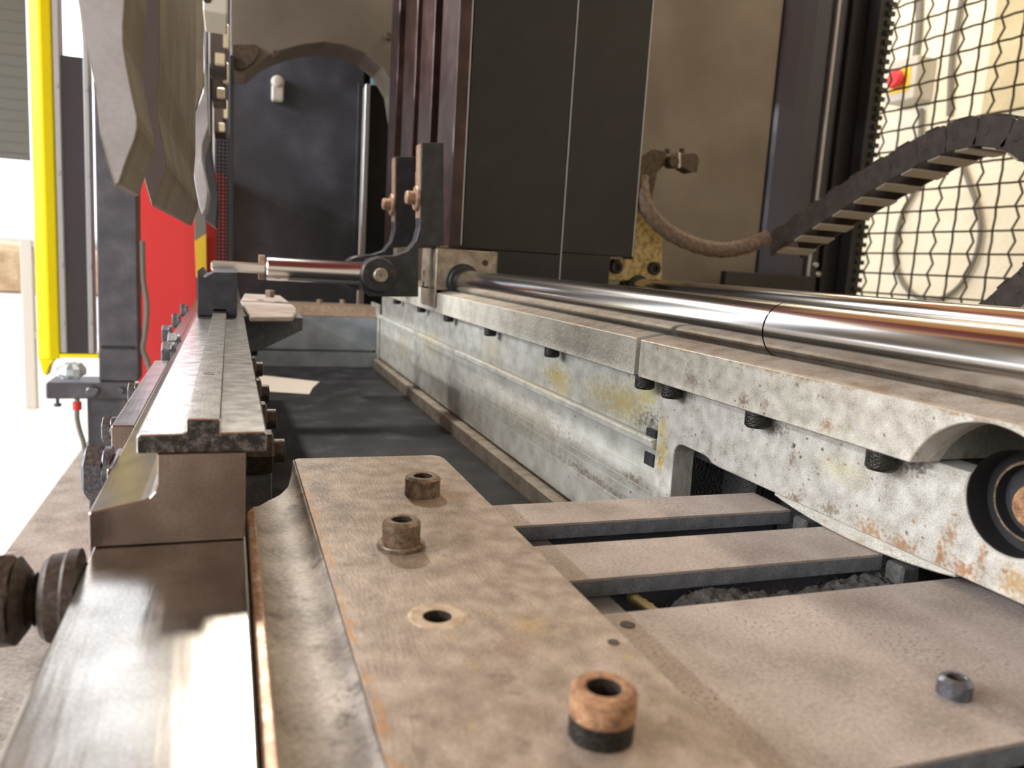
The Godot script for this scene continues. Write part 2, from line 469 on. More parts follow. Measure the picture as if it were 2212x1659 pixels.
	var pl_blobs := [[0.058, -0.545, 0.016, 0.012, c8(62, 58, 54), 0.7], [0.052, -0.49, 0.01, 0.03, c8(78, 70, 62), 0.6], [0.062, -0.44, 0.012, 0.03, c8(84, 74, 64), 0.5], [0.075, -0.36, 0.02, 0.02, c8(110, 98, 84), 0.5], [0.06, -0.3, 0.012, 0.03, c8(104, 92, 80), 0.5], [s1.x + 0.014, s1.z + 0.004, 0.014, 0.01, rusty, 0.55], [s1.x, s1.z, 0.016, 0.014, brown, 0.5], [s2.x + 0.006, s2.z + 0.004, 0.017, 0.012, c8(92, 84, 74), 0.6], [hole.x, hole.z, 0.02, 0.016, c8(172, 150, 116), 0.5], [0.118, -0.285, 0.014, 0.012, c8(180, 150, 96), 0.6], [0.105, -0.27, 0.012, 0.01, c8(122, 88, 74), 0.4], [s3.x + 0.018, s3.z + 0.004, 0.014, 0.01, c8(112, 96, 84), 0.5], [0.08, -0.24, 0.02, 0.02, c8(120, 104, 94), 0.4]]
	for i in 70:
		pl_blobs.append([rngs.randf_range(0.045, 0.152), rngs.randf_range(-0.56, -0.15), rngs.randf_range(0.001, 0.006), rngs.randf_range(0.001, 0.006), [c8(104, 92, 80), c8(176, 150, 110), c8(92, 82, 74)][i % 3], 0.5])
	for i in 40:
		pl_blobs.append([rngs.randf_range(0.045, 0.0475), rngs.randf_range(-0.54, -0.12), rngs.randf_range(0.0008, 0.0028), rngs.randf_range(0.004, 0.014), c8(166, 118, 68), 0.8])
	M.plate = mat(Color.WHITE, 0.52, 0.25, placed(491, 330, 1500, 0.0438, 0.1538, -0.57, 0.02, [[0.2, c8(108, 94, 82)], [0.42, c8(140, 125, 111)], [0.6, c8(158, 143, 129)], [0.85, c8(184, 171, 157)]], 0.58, 0.22, c8(88, 76, 66), pl_blobs), 4.0, grain, 0.01)
	lay_on_y(M.plate, 0.0438, 0.1538, -0.57, 0.02)
	M.chrome = mat(c8(214, 212, 210), 0.17, 1.0)
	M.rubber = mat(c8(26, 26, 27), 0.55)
	M.core_black = mat(Color.WHITE, 0.75, 0.0, mottle(191, [[0.2, c8(16, 15, 15)], [0.6, c8(34, 33, 32)], [0.9, c8(66, 64, 60)]], 0.01, 0.12, 0.5), 7.0, cast, 0.15)
	M.tray = mat(c8(205, 208, 214), 0.5, 0.0, mottle(201, [[0.2, c8(26, 27, 31)], [0.5, c8(42, 43, 48)], [0.72, c8(66, 68, 74)], [0.95, c8(108, 110, 114)]], 0.008, 0.05, 0.25), 3.0, grain, 0.01)
	M.block = mat(Color.WHITE, 0.42, 0.45, mottle(211, [[0.2, c8(112, 102, 88)], [0.6, c8(150, 139, 122)], [0.9, c8(176, 166, 150)]], 0.012, 0.12, 0.4), 6.0, grain, 0.008)
	M.black_steel = mat(c8(188, 186, 186), 0.45, 0.1, mottle(221, [[0.2, c8(20, 19, 19)], [0.6, c8(30, 28, 28)], [0.9, c8(46, 43, 42)]], 0.008, 0.12, 0.4), 4.0, grain, 0.004)
	M.arm = mat(Color.WHITE, 0.48, 0.2, mottle(231, [[0.2, c8(32, 32, 34)], [0.6, c8(44, 44, 47)], [0.9, c8(64, 63, 64)]], 0.012, 0.12, 0.4), 6.0, grain, 0.008)
	M.fin = mat(c8(190, 186, 186), 0.3, 0.35, mottle(241, [[0.2, c8(62, 42, 40)], [0.6, c8(86, 62, 60)], [0.9, c8(112, 90, 86)]], 0.006, 0.1, 0.3), 4.0)
	M.tan_steel = mat(Color.WHITE, 0.5, 0.3, mottle(251, [[0.2, c8(112, 86, 70)], [0.6, c8(150, 122, 102)], [0.9, c8(176, 150, 128)]], 0.02, 0.12, 0.4), 9.0)
	M.frame = mat(c8(226, 224, 222), 0.5, 0.0, mottle(261, [[0.2, c8(112, 104, 93)], [0.6, c8(126, 118, 106)], [0.9, c8(138, 130, 118)]], 0.004, 0.2, 0.3), 1.2)
	M.charcoal = mat(Color.WHITE, 0.42, 0.0, mottle(271, [[0.2, c8(54, 55, 62)], [0.5, c8(66, 68, 76)], [0.9, c8(92, 94, 102)]], 0.005, 0.16, 0.3), 1.6)
	M.blue_grey = mat(Color.WHITE, 0.4, 0.2, mottle(281, [[0.2, c8(120, 126, 132)], [0.6, c8(146, 152, 158)], [0.9, c8(170, 174, 178)]], 0.006, 0.14, 0.3), 3.0)
	M.dusty_top = mat(c8(215, 212, 208), 0.7, 0.0, mottle(291, [[0.2, c8(124, 104, 86)], [0.6, c8(158, 138, 118)], [0.9, c8(180, 162, 144)]], 0.02, 0.12, 0.5), 6.0)
	M.yellow_cast = mat(Color.WHITE, 0.6, 0.0, mottle(301, [[0.2, c8(96, 76, 42)], [0.45, c8(168, 144, 88)], [0.8, c8(198, 180, 126)]], 0.02, 0.08, 0.35), 6.0)
	M.chain = mat(c8(216, 212, 210), 0.62, 0.0, mottle(311, [[0.2, c8(58, 50, 46)], [0.6, c8(74, 66, 61)], [0.9, c8(96, 88, 82)]], 0.012, 0.12, 0.4), 6.0)
	M.chain_bar_lit = mat(c8(158, 150, 136), 0.5)
	M.conduit = mat(Color.WHITE, 0.6, 0.0, mottle(321, [[0.2, c8(64, 50, 40)], [0.6, c8(104, 86, 70)], [0.9, c8(134, 114, 94)]], 0.02, 0.1, 0.5), 8.0)
	M.brown_iron = mat(Color.WHITE, 0.6, 0.2, mottle(331, [[0.2, c8(58, 46, 36)], [0.6, c8(82, 68, 54)], [0.9, c8(112, 96, 80)]], 0.02, 0.1, 0.4), 7.0)
	# surroundings
	M.navy = mat(c8(66, 65, 74), 0.32, 0.2)
	M.post_black = mat(c8(34, 33, 34), 0.45, 0.1)
	M.alu = mat(c8(176, 176, 178), 0.38, 0.7)
	M.wire = mat(c8(96, 90, 74), 0.5, 0.4)
	M.cream = mat(Color.WHITE, 0.85, 0.0, mottle(341, [[0.2, c8(232, 224, 196)], [0.8, c8(244, 238, 216)]], 0.006, 0.08, 0.4), 1.0)
	M.cable_grey = mat(c8(120, 118, 110), 0.6)
	M.box_grey = mat(c8(196, 192, 182), 0.6)
	M.red_knob = mat(c8(206, 44, 44), 0.35)
	M.yellow_label = mat(c8(236, 200, 50), 0.5)
	M.board = mat(Color.WHITE, 0.7, 0.0, mottle(351, [[0.2, c8(190, 178, 140)], [0.8, c8(214, 202, 166)]], 0.006, 0.1, 0.4), 1.5)
	M.yellow = mat(c8(252, 236, 0), 0.42)
	M.yellow.metallic_specular = 0.4
	M.post_grey = mat(Color.WHITE, 0.5, 0.0, mottle(361, [[0.2, c8(66, 65, 72)], [0.6, c8(84, 83, 90)], [0.9, c8(108, 106, 112)]], 0.008, 0.14, 0.4), 3.0)
	M.smoked = mat(c8(40, 34, 44), 0.12)
	M.smoked.metallic_specular = 0.6
	M.red = mat(c8(236, 66, 66), 0.5)
	M.grey_tape = mat(c8(128, 128, 122), 0.6)
	M.yellow_tape = mat(c8(240, 204, 60), 0.55)
	M.punch_lit = mat(Color.WHITE, 0.4, 0.35, mottle(371, [[0.2, c8(168, 166, 170)], [0.6, c8(184, 183, 188)], [0.9, c8(206, 205, 208)]], 0.006, 0.1, 0.3), 5.0, grain, 0.004)  # punch steel painted lighter, as lit by daylight
	M.punch = mat(Color.WHITE, 0.42, 0.3, mottle(381, [[0.2, c8(92, 84, 68)], [0.6, c8(112, 103, 86)], [0.9, c8(134, 124, 106)]], 0.004, 0.14, 0.3), 4.0, grain, 0.004)
	M.punch_dark = mat(c8(62, 62, 66), 0.42, 0.3)
	M.clamp_dark = mat(c8(84, 74, 72), 0.45, 0.2)
	M.clamp_light = mat(c8(200, 188, 160), 0.5, 0.2)
	M.concrete = mat(Color.WHITE, 0.8, 0.0, mottle(391, [[0.2, c8(118, 110, 102)], [0.5, c8(148, 140, 130)], [0.9, c8(178, 171, 162)]], 0.01, 0.1, 0.45, 0.16, c8(84, 76, 70), 0.22, c8(196, 190, 182)), 1.2, grain, 0.05)
	M.pale_floor = mat(Color.WHITE, 0.4, 0.0, mottle(401, [[0.2, c8(214, 208, 198)], [0.8, c8(232, 228, 220)]], 0.004, 0.08, 0.3), 0.5)
	M.yard = mat(c8(206, 200, 190), 0.9)
	M.sand = mat(Color.WHITE, 0.9, 0.0, mottle(411, [[0.2, c8(160, 130, 96)], [0.8, c8(202, 176, 140)]], 0.01, 0.08, 0.4), 0.5)
	M.shutter = mat(c8(92, 92, 84), 0.6)
	M.wall = mat(c8(196, 190, 180), 0.85)
	M.ceiling = mat(c8(204, 152, 98), 0.9)
	M.ram_red = mat(c8(150, 40, 44), 0.5)
	M.paper = mat(c8(226, 216, 206), 0.8)
	M.lint = mat(Color.WHITE, 0.95, 0.0, mottle(421, [[0.2, c8(58, 58, 58)], [0.6, c8(88, 87, 84)], [0.9, c8(122, 120, 116)]], 0.03, 0.2, 0.6), 14.0)
	M.brass = mat(c8(150, 136, 92), 0.5, 0.3)
	M.plastic_film = mat(c8(190, 200, 206), 0.25)
	M.teal = mat(c8(128, 166, 172), 0.5)
	M.white_plate = mat(c8(196, 192, 180), 0.5)
	M.lamp = mat(c8(255, 246, 226), 0.5)
	M.lamp.emission_enabled = true
	M.lamp.emission = c8(255, 238, 206)
	M.lamp.emission_energy_multiplier = 4.0

# ---------------------------------------------------------------- fasteners
func cap_screw_at(called: String, p: Vector3, r: float, h: float, m: Material, label: String, group: String, washer := false, two_tone := false) -> void:
	var t := thing(called, label, "bolt", p, group)
	var st := mb()
	var y0 := 0.0022 if washer else 0.0
	var low := h * 0.45 if two_tone else y0
	lathe(st, [[r * 0.54, h - 0.0004 + y0], [r * 0.6, h + y0], [r - 0.0016, h + y0], [r, h - 0.0016 + y0], [r, low]], p, Vector3.UP, 36)
	var head := part("head", st, m, t)
	if two_tone:
		st = mb()
		lathe(st, [[r * 0.985, low], [r * 0.985, y0]], p, Vector3.UP, 36)
		part("shank_band", st, M.bolt_black, head, "darker lower half of the screw head")  # lower half of the head in a darker material
	st = mb()
	lathe(st, [[0.0, h * 0.3 + y0], [r * 0.54, h * 0.3 + y0]], p, Vector3.UP, 24)
	lathe(st, [[r * 0.54, h - 0.0004 + y0], [r * 0.54, h * 0.3 + y0]], p, Vector3.UP, 24)
	part("socket", st, M.dark_bolt, head)
	if washer:
		st = mb()
		lathe(st, [[r * 0.5, 0.0026], [r * 1.22, 0.0026], [r * 1.26, 0.0018], [r * 1.26, 0.0]], p, Vector3.UP, 36)
		part("washer", st, M.cap_screw, t)

func hex_profile(r: float, t: float) -> Array:
	return [[0.0, t], [r * 0.84, t], [r, t - r * 0.1], [r, 0.0], [0.0, 0.0]]

# hex head lying along dir, on a washer
func hex_bolt(called: String, p: Vector3, dir: Vector3, r: float, t: float, m: Material, label: String, group: String, spin := 0.0) -> Node3D:
	var b := thing(called, label, "bolt", p, group)
	var st := mb()
	lathe(st, [[0.0, 0.0045], [r * 0.9, 0.0045], [r * 0.96, 0.0036], [r * 0.96, 0.0], [0.0, 0.0]], p, dir, 28)
	part("washer", st, m, b)
	st = mb()
	lathe(st, hex_profile(r, t), p + dir * 0.0045, dir, 6, spin, true)
	part("head", st, m, b)
	return b

func _ready() -> void:
	# ------------------------------------------------ camera
	view = Basis.from_euler(Vector3(deg_to_rad(-8.65), deg_to_rad(-20.0), deg_to_rad(3.5)))
	var cam := Camera3D.new()
	cam.name = "camera"
	var lens := CameraAttributesPhysical.new()
	lens.frustum_focal_length = 12.0 / (829.5 / FOCAL)
	lens.frustum_focus_distance = 0.62
	lens.frustum_near = 0.01
	lens.frustum_far = 200.0
	lens.exposure_aperture = 9.0
	cam.attributes = lens
	cam.fov = rad_to_deg(2.0 * atan(829.5 / FOCAL))
	cam.near = 0.01
	cam.far = 200.0
	cam.transform = Transform3D(view, EYE)
	add_child(cam)
	cam.current = true
	# ------------------------------------------------ sky and exposure
	var sky_m := ProceduralSkyMaterial.new()
	sky_m.sky_top_color = c8(236, 242, 255)
	sky_m.sky_horizon_color = c8(250, 251, 255)
	sky_m.ground_bottom_color = c8(150, 146, 140)
	sky_m.ground_horizon_color = c8(200, 196, 190)
	sky_m.sky_energy_multiplier = 1.7
	sky_m.ground_energy_multiplier = 1.0
	var sky := Sky.new()
	sky.sky_material = sky_m
	var env := Environment.new()
	env.background_mode = Environment.BG_SKY
	env.sky = sky
	env.tonemap_mode = Environment.TONE_MAPPER_LINEAR
	env.tonemap_exposure = 0.9
	env.sdfgi_enabled = true
	env.ssao_enabled = true
	env.ssil_enabled = true
	var we := WorldEnvironment.new()
	we.name = "environment"
	we.environment = env
	add_child(we)
	make_materials()
	build_hall()
	build_bed_and_dies()
	build_plates()
	build_beam()
	build_gauge()
	build_frame()
	build_ram()
	build_front_guard()
	build_right_side()

# ================================================================ hall
func build_hall() -> void:
	var st := mb()
	box(st, -6.2, 3.4, -0.2, 0.0, -9.2, 4.2)
	struct("floor", st, M.pale_floor, "pale painted workshop floor bright with daylight")
	st = mb()
	box(st, -0.66, 3.0, 0.0, 0.006, -5.5, 2.0)
	struct("trim_1", st, M.concrete, "grey concrete foundation strip under the machine")
	st = mb()
	box(st, -40, 30, -0.25, -0.03, -60, -9.2)
	struct("ground", st, M.yard, "sunlit pale yard outside the open door")
	# far wall with a tall doorway and a lower one closed halfway by a shutter
	st = mb()
	box(st, -0.3, 3.4, 0.0, 4.2, -9.2, -9.0)
	box(st, 1.4, 3.4, 4.2, 8.0, -9.2, -9.0)
	box(st, -6.2, -5.6, 0.0, 8.0, -9.2, -9.0)
	box(st, -2.95, -1.84, 4.2, 8.0, -9.2, -9.0)
	box(st, -1.84, 1.4, 7.8, 8.0, -9.2, -9.0)
	box(st, -5.6, -2.95, 7.8, 8.0, -9.2, -9.0)
	struct("wall_far", st, M.wall, "far hall wall with doorways to the yard")
	st = mb()
	for i in 24:
		box(st, -2.97, -1.82, 1.76 + i * 0.1, 1.8598 + i * 0.1, -8.98, -8.95, 0.003)
	box(st, -2.97, -1.82, 1.70, 1.76, -8.99, -8.94, 0.006)
	struct("door_1", st, M.shutter, "grey roller shutter lowered halfway over the yard doorway")
	# left wall: wide loading opening
	st = mb()
	box(st, -6.4, -6.2, 0.0, 1.3, -9.2, 4.2)
	box(st, -6.4, -6.2, 5.2, 8.0, -9.2, 4.2)
	box(st, -6.4, -6.2, 1.3, 5.2, -9.2, -7.6)
	box(st, -6.4, -6.2, 1.3, 5.2, 2.4, 4.2)
	box(st, -6.4, -6.2, 1.3, 5.2, -2.7, -2.3)
	struct("wall_left", st, M.wall, "left hall wall with wide open bays")
	st = mb()
	box(st, 3.2, 3.4, 0.0, 8.0, -9.2, 4.2)
	struct("wall_right", st, M.cream, "bright cream painted wall behind the mesh guard")
	st = mb()
	box(st, -1.0, 3.4, 0.0, 8.0, 4.0, 4.2)
	box(st, -6.4, -1.0, 0.0, 1.6, 4.0, 4.2)
	box(st, -6.4, -1.0, 4.2, 8.0, 4.0, 4.2)
	box(st, -2.6, -1.0, 1.6, 4.2, 4.0, 4.2)
	struct("wall_back", st, M.wall, "plain hall wall behind the viewer")
	st = mb()
	box(st, -6.4, 3.4, 8.0, 8.2, -9.2, 4.2)
	struct("ceiling", st, M.ceiling, "plain hall ceiling")
	# outside: a sandy bank and a rail post
	st = mb()
	prism(st, PackedVector2Array([Vector2(-9, -0.03), Vector2(9, -0.03), Vector2(8, 0.55), Vector2(3, 0.85), Vector2(-2, 0.7), Vector2(-7, 0.4)]), 2, -20.0, -16.0, 0.1)
	var bank := single("sand_bank", st, M.sand, "sandy beige bank in the yard beyond the doorway", "sand bank")
	bank.position = Vector3(-7.5, 0, 0)
	var g := thing("railing_post", "pale upright post with short arm standing near the doorway", "post", Vector3(-1.45, 0, -5.2))
	st = mb()
	var a := on_z(58, 520, -5.2)
	var b := on_z(58, 750, -5.2)
	box(st, a.x - 0.03, a.x + 0.03, 0.0, a.y, -5.23, -5.17, 0.004)
	part("upright", st, M.box_grey, g)
	st = mb()
	box(st, a.x - 0.0, a.x + 0.16, a.y - 0.035, a.y, -5.225, -5.175, 0.004)
	part("arm", st, M.box_grey, g)
	st = mb()
	box(st, a.x - 0.0, a.x + 0.16, b.y + 0.05, b.y + 0.1, -5.225, -5.175, 0.004)
	part("arm", st, M.box_grey, g)
	# two long lamp rows in the front bay, one hung and one low on the left
	for row in [[-5.2, 3.45, "long bright lamp row hung high in the front bay"], [-5.9, 2.72, "long bright lamp row hung low along the left bays"]]:
		var lr := thing("lamp_row", row[2], "lamp", Vector3(row[0], row[1], -1.5))
		st = mb()
		var tilt := deg_to_rad(30.0)
		var face := Vector2(cos(tilt), -sin(tilt))
		var across := Vector2(sin(tilt), cos(tilt))
		var o := Vector2(row[0], row[1])
		prism(st, PackedVector2Array([o - face * 0.02 - across * 0.1, o - face * 0.02 + across * 0.1, o - face * 0.08 + across * 0.08, o - face * 0.08 - across * 0.08]), 2, -5.0, 2.0, 0.005)
		part("housing", st, M.box_grey, lr)
		for zr in [-4.5, 1.5]:
			st = mb()
			box(st, row[0] - 0.08, row[0] - 0.06, row[1] + 0.08, 7.999, zr, zr + 0.02)
			part("hanger", st, M.box_grey, lr)
		st = mb()
		prism(st, PackedVector2Array([o - across * 0.08, o + across * 0.08, o - face * 0.02 + across * 0.08, o - face * 0.02 - across * 0.08]), 2, -4.9, 1.9)
		part("tube", st, M.lamp, lr)
		var ll := AreaLight3D.new()
		ll.name = "lamp_light"
		ll.area_size = Vector2(0.16, 6.8)
		ll.light_color = c8(250, 251, 255)
		ll.light_energy = 36.0
		ll.area_range = 30.0
		ll.shadow_enabled = true
		lr.add_child(ll, true)
		ll.transform = Transform3D(Basis(Vector3(across.x, across.y, 0), Vector3.FORWARD, Vector3(-face.x, -face.y, 0)), Vector3(face.x, face.y, 0) * 0.01)
	# lamps added above the rear aisle to brighten the cream wall
	for z in [-1.2, -3.2]:
		var l := thing("added_aisle_lamp", "added long white fluorescent lamp hanging above the rear aisle", "lamp", Vector3(2.2, 3.4, z), "added lamps above the rear aisle")
		st = mb()
		box(st, 2.08, 2.32, 3.44, 3.5, z - 0.75, z + 0.75, 0.01)
		box(st, 2.19, 2.21, 3.5, 7.999, z - 0.6, z - 0.58)
		box(st, 2.19, 2.21, 3.5, 7.999, z + 0.58, z + 0.6)
		part("housing", st, M.box_grey, l)
		st = mb()
		box(st, 2.1, 2.3, 3.42, 3.44, z - 0.72, z + 0.72)
		part("tube", st, M.lamp, l)
		var light := AreaLight3D.new()
		light.name = "lamp_light"
		light.area_size = Vector2(0.2, 1.44)
		light.light_color = c8(255, 232, 196)
		light.light_energy = 2.2
		light.area_range = 20.0
		light.shadow_enabled = true
		l.add_child(light, true)
		light.position = Vector3(0, 0.01, 0)
		light.rotation_degrees = Vector3(-90, 0, 0)

# ================================================================ bed, holder, die rails
func build_bed_and_dies() -> void:
	var st := mb()
	prism(st, cut_corners(rect(-0.0602, 0.0082, 0.006, 0.8552), 0.0008), 2, 0.1, -2.2, 0.0008)
	single("machine_bed", st, M.bed, "long brushed steel press brake bed with bright top", "machine bed")
	# L-shaped die holder
	st = mb()
	var prof := PackedVector2Array([Vector2(-0.062, 0.8553), Vector2(0.0068, 0.8553), Vector2(0.008, 0.8566), Vector2(0.008, 0.9002), Vector2(-0.0322, 0.9002), Vector2(-0.0324, 0.8855), Vector2(-0.0334, 0.8816), Vector2(-0.0358, 0.8788), Vector2(-0.0395, 0.8774), Vector2(-0.0612, 0.8728), Vector2(-0.062, 0.872)])
	prism(st, prof, 2, -0.4, -2.1, 0.0006)
	single("die_holder", st, M.holder, "L-shaped grey steel die holder standing on the bed", "die holder")
	# two T-shaped rails end to end
	var tee := PackedVector2Array([Vector2(-0.0405, 0.9004), Vector2(0.0172, 0.9004), Vector2(0.0178, 0.901), Vector2(0.0178, 0.9096), Vector2(0.017, 0.9103), Vector2(-0.0038, 0.9103), Vector2(-0.0038, 0.9166), Vector2(-0.0044, 0.9172), Vector2(-0.0189, 0.9172), Vector2(-0.0195, 0.9166), Vector2(-0.0195, 0.911), Vector2(-0.021, 0.91), Vector2(-0.0402, 0.9096), Vector2(-0.0412, 0.9086), Vector2(-0.0412, 0.901)])
	var ends := [[-0.4, -0.6488, "worn T-shaped die rail with dark scaled end on the holder"], [-0.6492, -2.1, "long polished T-shaped die rail running up to the black die block"]]
	for e in ends:
		var t := thing("die_rail", e[2], "die rail", Vector3(-0.01, 0.9004, e[0]))
		st = mb()
		prism(st, tee, 2, e[0] - (0.0006 if e[0] == -0.4 else 0.0), e[1], 0.0005)
		part("rail", st, M.rail, t)
		if e[0] == -0.4:
			st = mb()
			prism(st, inset_ccw(tee, 0.0006), 2, -0.4, -0.4006)
			part("end_face", st, M.scale, t, "dark mill-scaled end face with pale patches")
			st = mb()
			lathe(st, [[0.0, 0.0], [0.0036, 0.0], [0.0036, 0.0004]], Vector3(-0.0126, 0.9171, -0.5455), Vector3.UP, 20)
			part("screw_hole_disc", st, M.dark_bolt, t)  # flat dark disc on the tongue, painted as a shaded hole
	# black die block with a V notch
	st = mb()
	var x0 := -0.0392
	var x1 := 0.0092
	var blk := PackedVector2Array([Vector2(x0, 0.9105), Vector2(-0.0197, 0.9105), Vector2(-0.0197, 0.919), Vector2(-0.0036, 0.919), Vector2(-0.0036, 0.9105), Vector2(x1 - 0.0006, 0.9105), Vector2(x1, 0.911), Vector2(x1, 0.9665), Vector2(x1 - 0.001, 0.9675), Vector2(-0.0195, 0.9665), Vector2(-0.0295, 0.9595), Vector2(-0.0325, 0.9595), Vector2(x0 + 0.001, 0.968), Vector2(x0, 0.967)])
	prism(st, blk, 2, -1.09, -1.3, 0.0008)
	single("die_block", st, M.black_die, "black V-notched die block seated on the rail tongue", "die block")
	# clamp bar along the front of the holder
	st = mb()
	prism(st, cut_corners(rect(-0.0815, -0.0655, 0.80, 0.8655), 0.001), 2, -0.628, -0.985, 0.001)
	single("clamp_bar", st, M.holder, "narrow bright clamp bar with dark brushed end beside the die holder", "clamp bar")
	st = mb()
	prism(st, cut_corners(rect(-0.0815, -0.0655, 0.80, 0.8655), 0.001), 2, -1.2, -2.1, 0.001)
	single("clamp_bar", st, M.holder, "second clamp bar running on beyond the pair of hex bolts", "clamp bar")
	st = mb()
	prism(st, cut_corners(rect(-0.0815, -0.0640, 0.72, 0.797), 0.001), 2, 0.1, -2.1, 0.001)
	single("lower_bar", st, M.holder, "lower steel bar on the front face of the bed", "clamp bar")
	# hex bolts in a row on that bar
	var bolts := [[-0.51, -0.0655, 0.8622, 0.0165, 0.0105, "bluish hex bolt standing before the end of the clamp bar", ""],
		[-0.665, -0.0815, 0.8545, 0.0105, 0.006, "small hex bolt head on the outer side of the near clamp bar", "small bolts on the near clamp bar"], [-0.83, -0.0815, 0.8545, 0.0105, 0.006, "small hex bolt head on the outer side of the near clamp bar", "small bolts on the near clamp bar"],
		[-1.03, -0.0621, 0.866, 0.0165, 0.0105, "tall bright hex bolt between the two clamp bars", "pair of bolts between the clamp bars"], [-1.13, -0.0621, 0.866, 0.0165, 0.0105, "tall bright hex bolt between the two clamp bars", "pair of bolts between the clamp bars"],
		[-1.28, -0.0815, 0.866, 0.013, 0.009, "hex bolt head on the second clamp bar before the red panel", "bolts on the second clamp bar"], [-1.5, -0.0815, 0.866, 0.013, 0.009, "hex bolt head on the second clamp bar before the red panel", "bolts on the second clamp bar"], [-1.75, -0.0815, 0.866, 0.013, 0.009, "hex bolt head on the second clamp bar before the red panel", "bolts on the second clamp bar"]]
	for b in bolts:
		hex_bolt("hex_bolt", Vector3(b[1], b[2], b[0]), Vector3.LEFT, b[3], b[4], M.bolt_steel, b[5], b[6], PI / 6.0)
	st = mb()
	box(st, -0.0655, -0.0621, 0.84, 0.871, -0.535, -0.485, 0.0008)
	single("bolt_pad", st, M.holder, "small steel pad under the bluish hex bolt", "pad")
	# adjusting stud with nut
	var s := thing("adjusting_stud", "dark threaded stud with hex nut and round flange beside the bed", "stud", Vector3(-0.0603, 0.8465, -0.365))
	var sp := Vector3(-0.0603, 0.8465, -0.365)
	st = mb()
	lathe(st, [[0.0, 0.0135], [0.0165, 0.0135], [0.0186, 0.011], [0.0192, 0.0055], [0.0204, 0.0042], [0.0204, 0.0], [0.0, 0.0]], sp, Vector3.LEFT, 36)
	part("flange", st, M.dark_bolt, s)
	st = mb()
	var th := [[0.0, 0.0135]]
	for i in 13:
		th.append([0.0095, 0.0135 + i * 0.0021])
		th.append([0.0114, 0.01455 + i * 0.0021])
	th.append([0.0, 0.0415])
	lathe(st, th, sp, Vector3.LEFT, 28)
	part("thread", st, M.dark_bolt, s)
	st = mb()
	lathe(st, [[0.0, 0.0], [0.0125, 0.0], [0.0185, 0.0042]], sp + Vector3.LEFT * 0.019, Vector3.LEFT, 30)
	lathe(st, [[0.0185, 0.0], [0.0205, 0.0015], [0.0205, 0.018], [0.0, 0.019]], sp + Vector3.LEFT * 0.0232, Vector3.LEFT, 6, PI / 6.0, true)
	part("nut", st, M.dark_bolt, s)
	# rear clamp nuts, in the dark between bed and cover plate
	var labels := ["brown hex nut behind the bed under the rail overhang", "brown hex nut beside the tray next to the white strip"]
	var rear := [[-0.585, 0.8545, 0], [-0.70, 0.8545, 0], [-0.83, 0.8545, 1], [-1.0, 0.8545, 0], [-1.2, 0.8545, 0]]
	for r in rear:
		var nut := hex_bolt("rear_nut", Vector3(0.0082, r[1], r[0]), Vector3.RIGHT, 0.0165, 0.018, M.dark_bolt, labels[0], "hex nuts behind the bed")
		st = mb()
		lathe(st, [[0.009, 0.0], [0.009, 0.03], [0.0, 0.031]], nut.position, Vector3.RIGHT, 20)
		part("stud", st, M.dark_bolt, nut)
	st = mb()
	box(st, 0.0083, 0.03, 0.80, 0.838, -0.58, -2.0, 0.001)
	single("rear_bar", st, M.slab_edge, "dark bar along the rear of the bed below the nuts", "bar")

func inset_ccw(poly: PackedVector2Array, d: float) -> PackedVector2Array:
	var p := poly.duplicate()
	if area2(p) < 0.0:
		p.reverse()
	return inset(p, d)

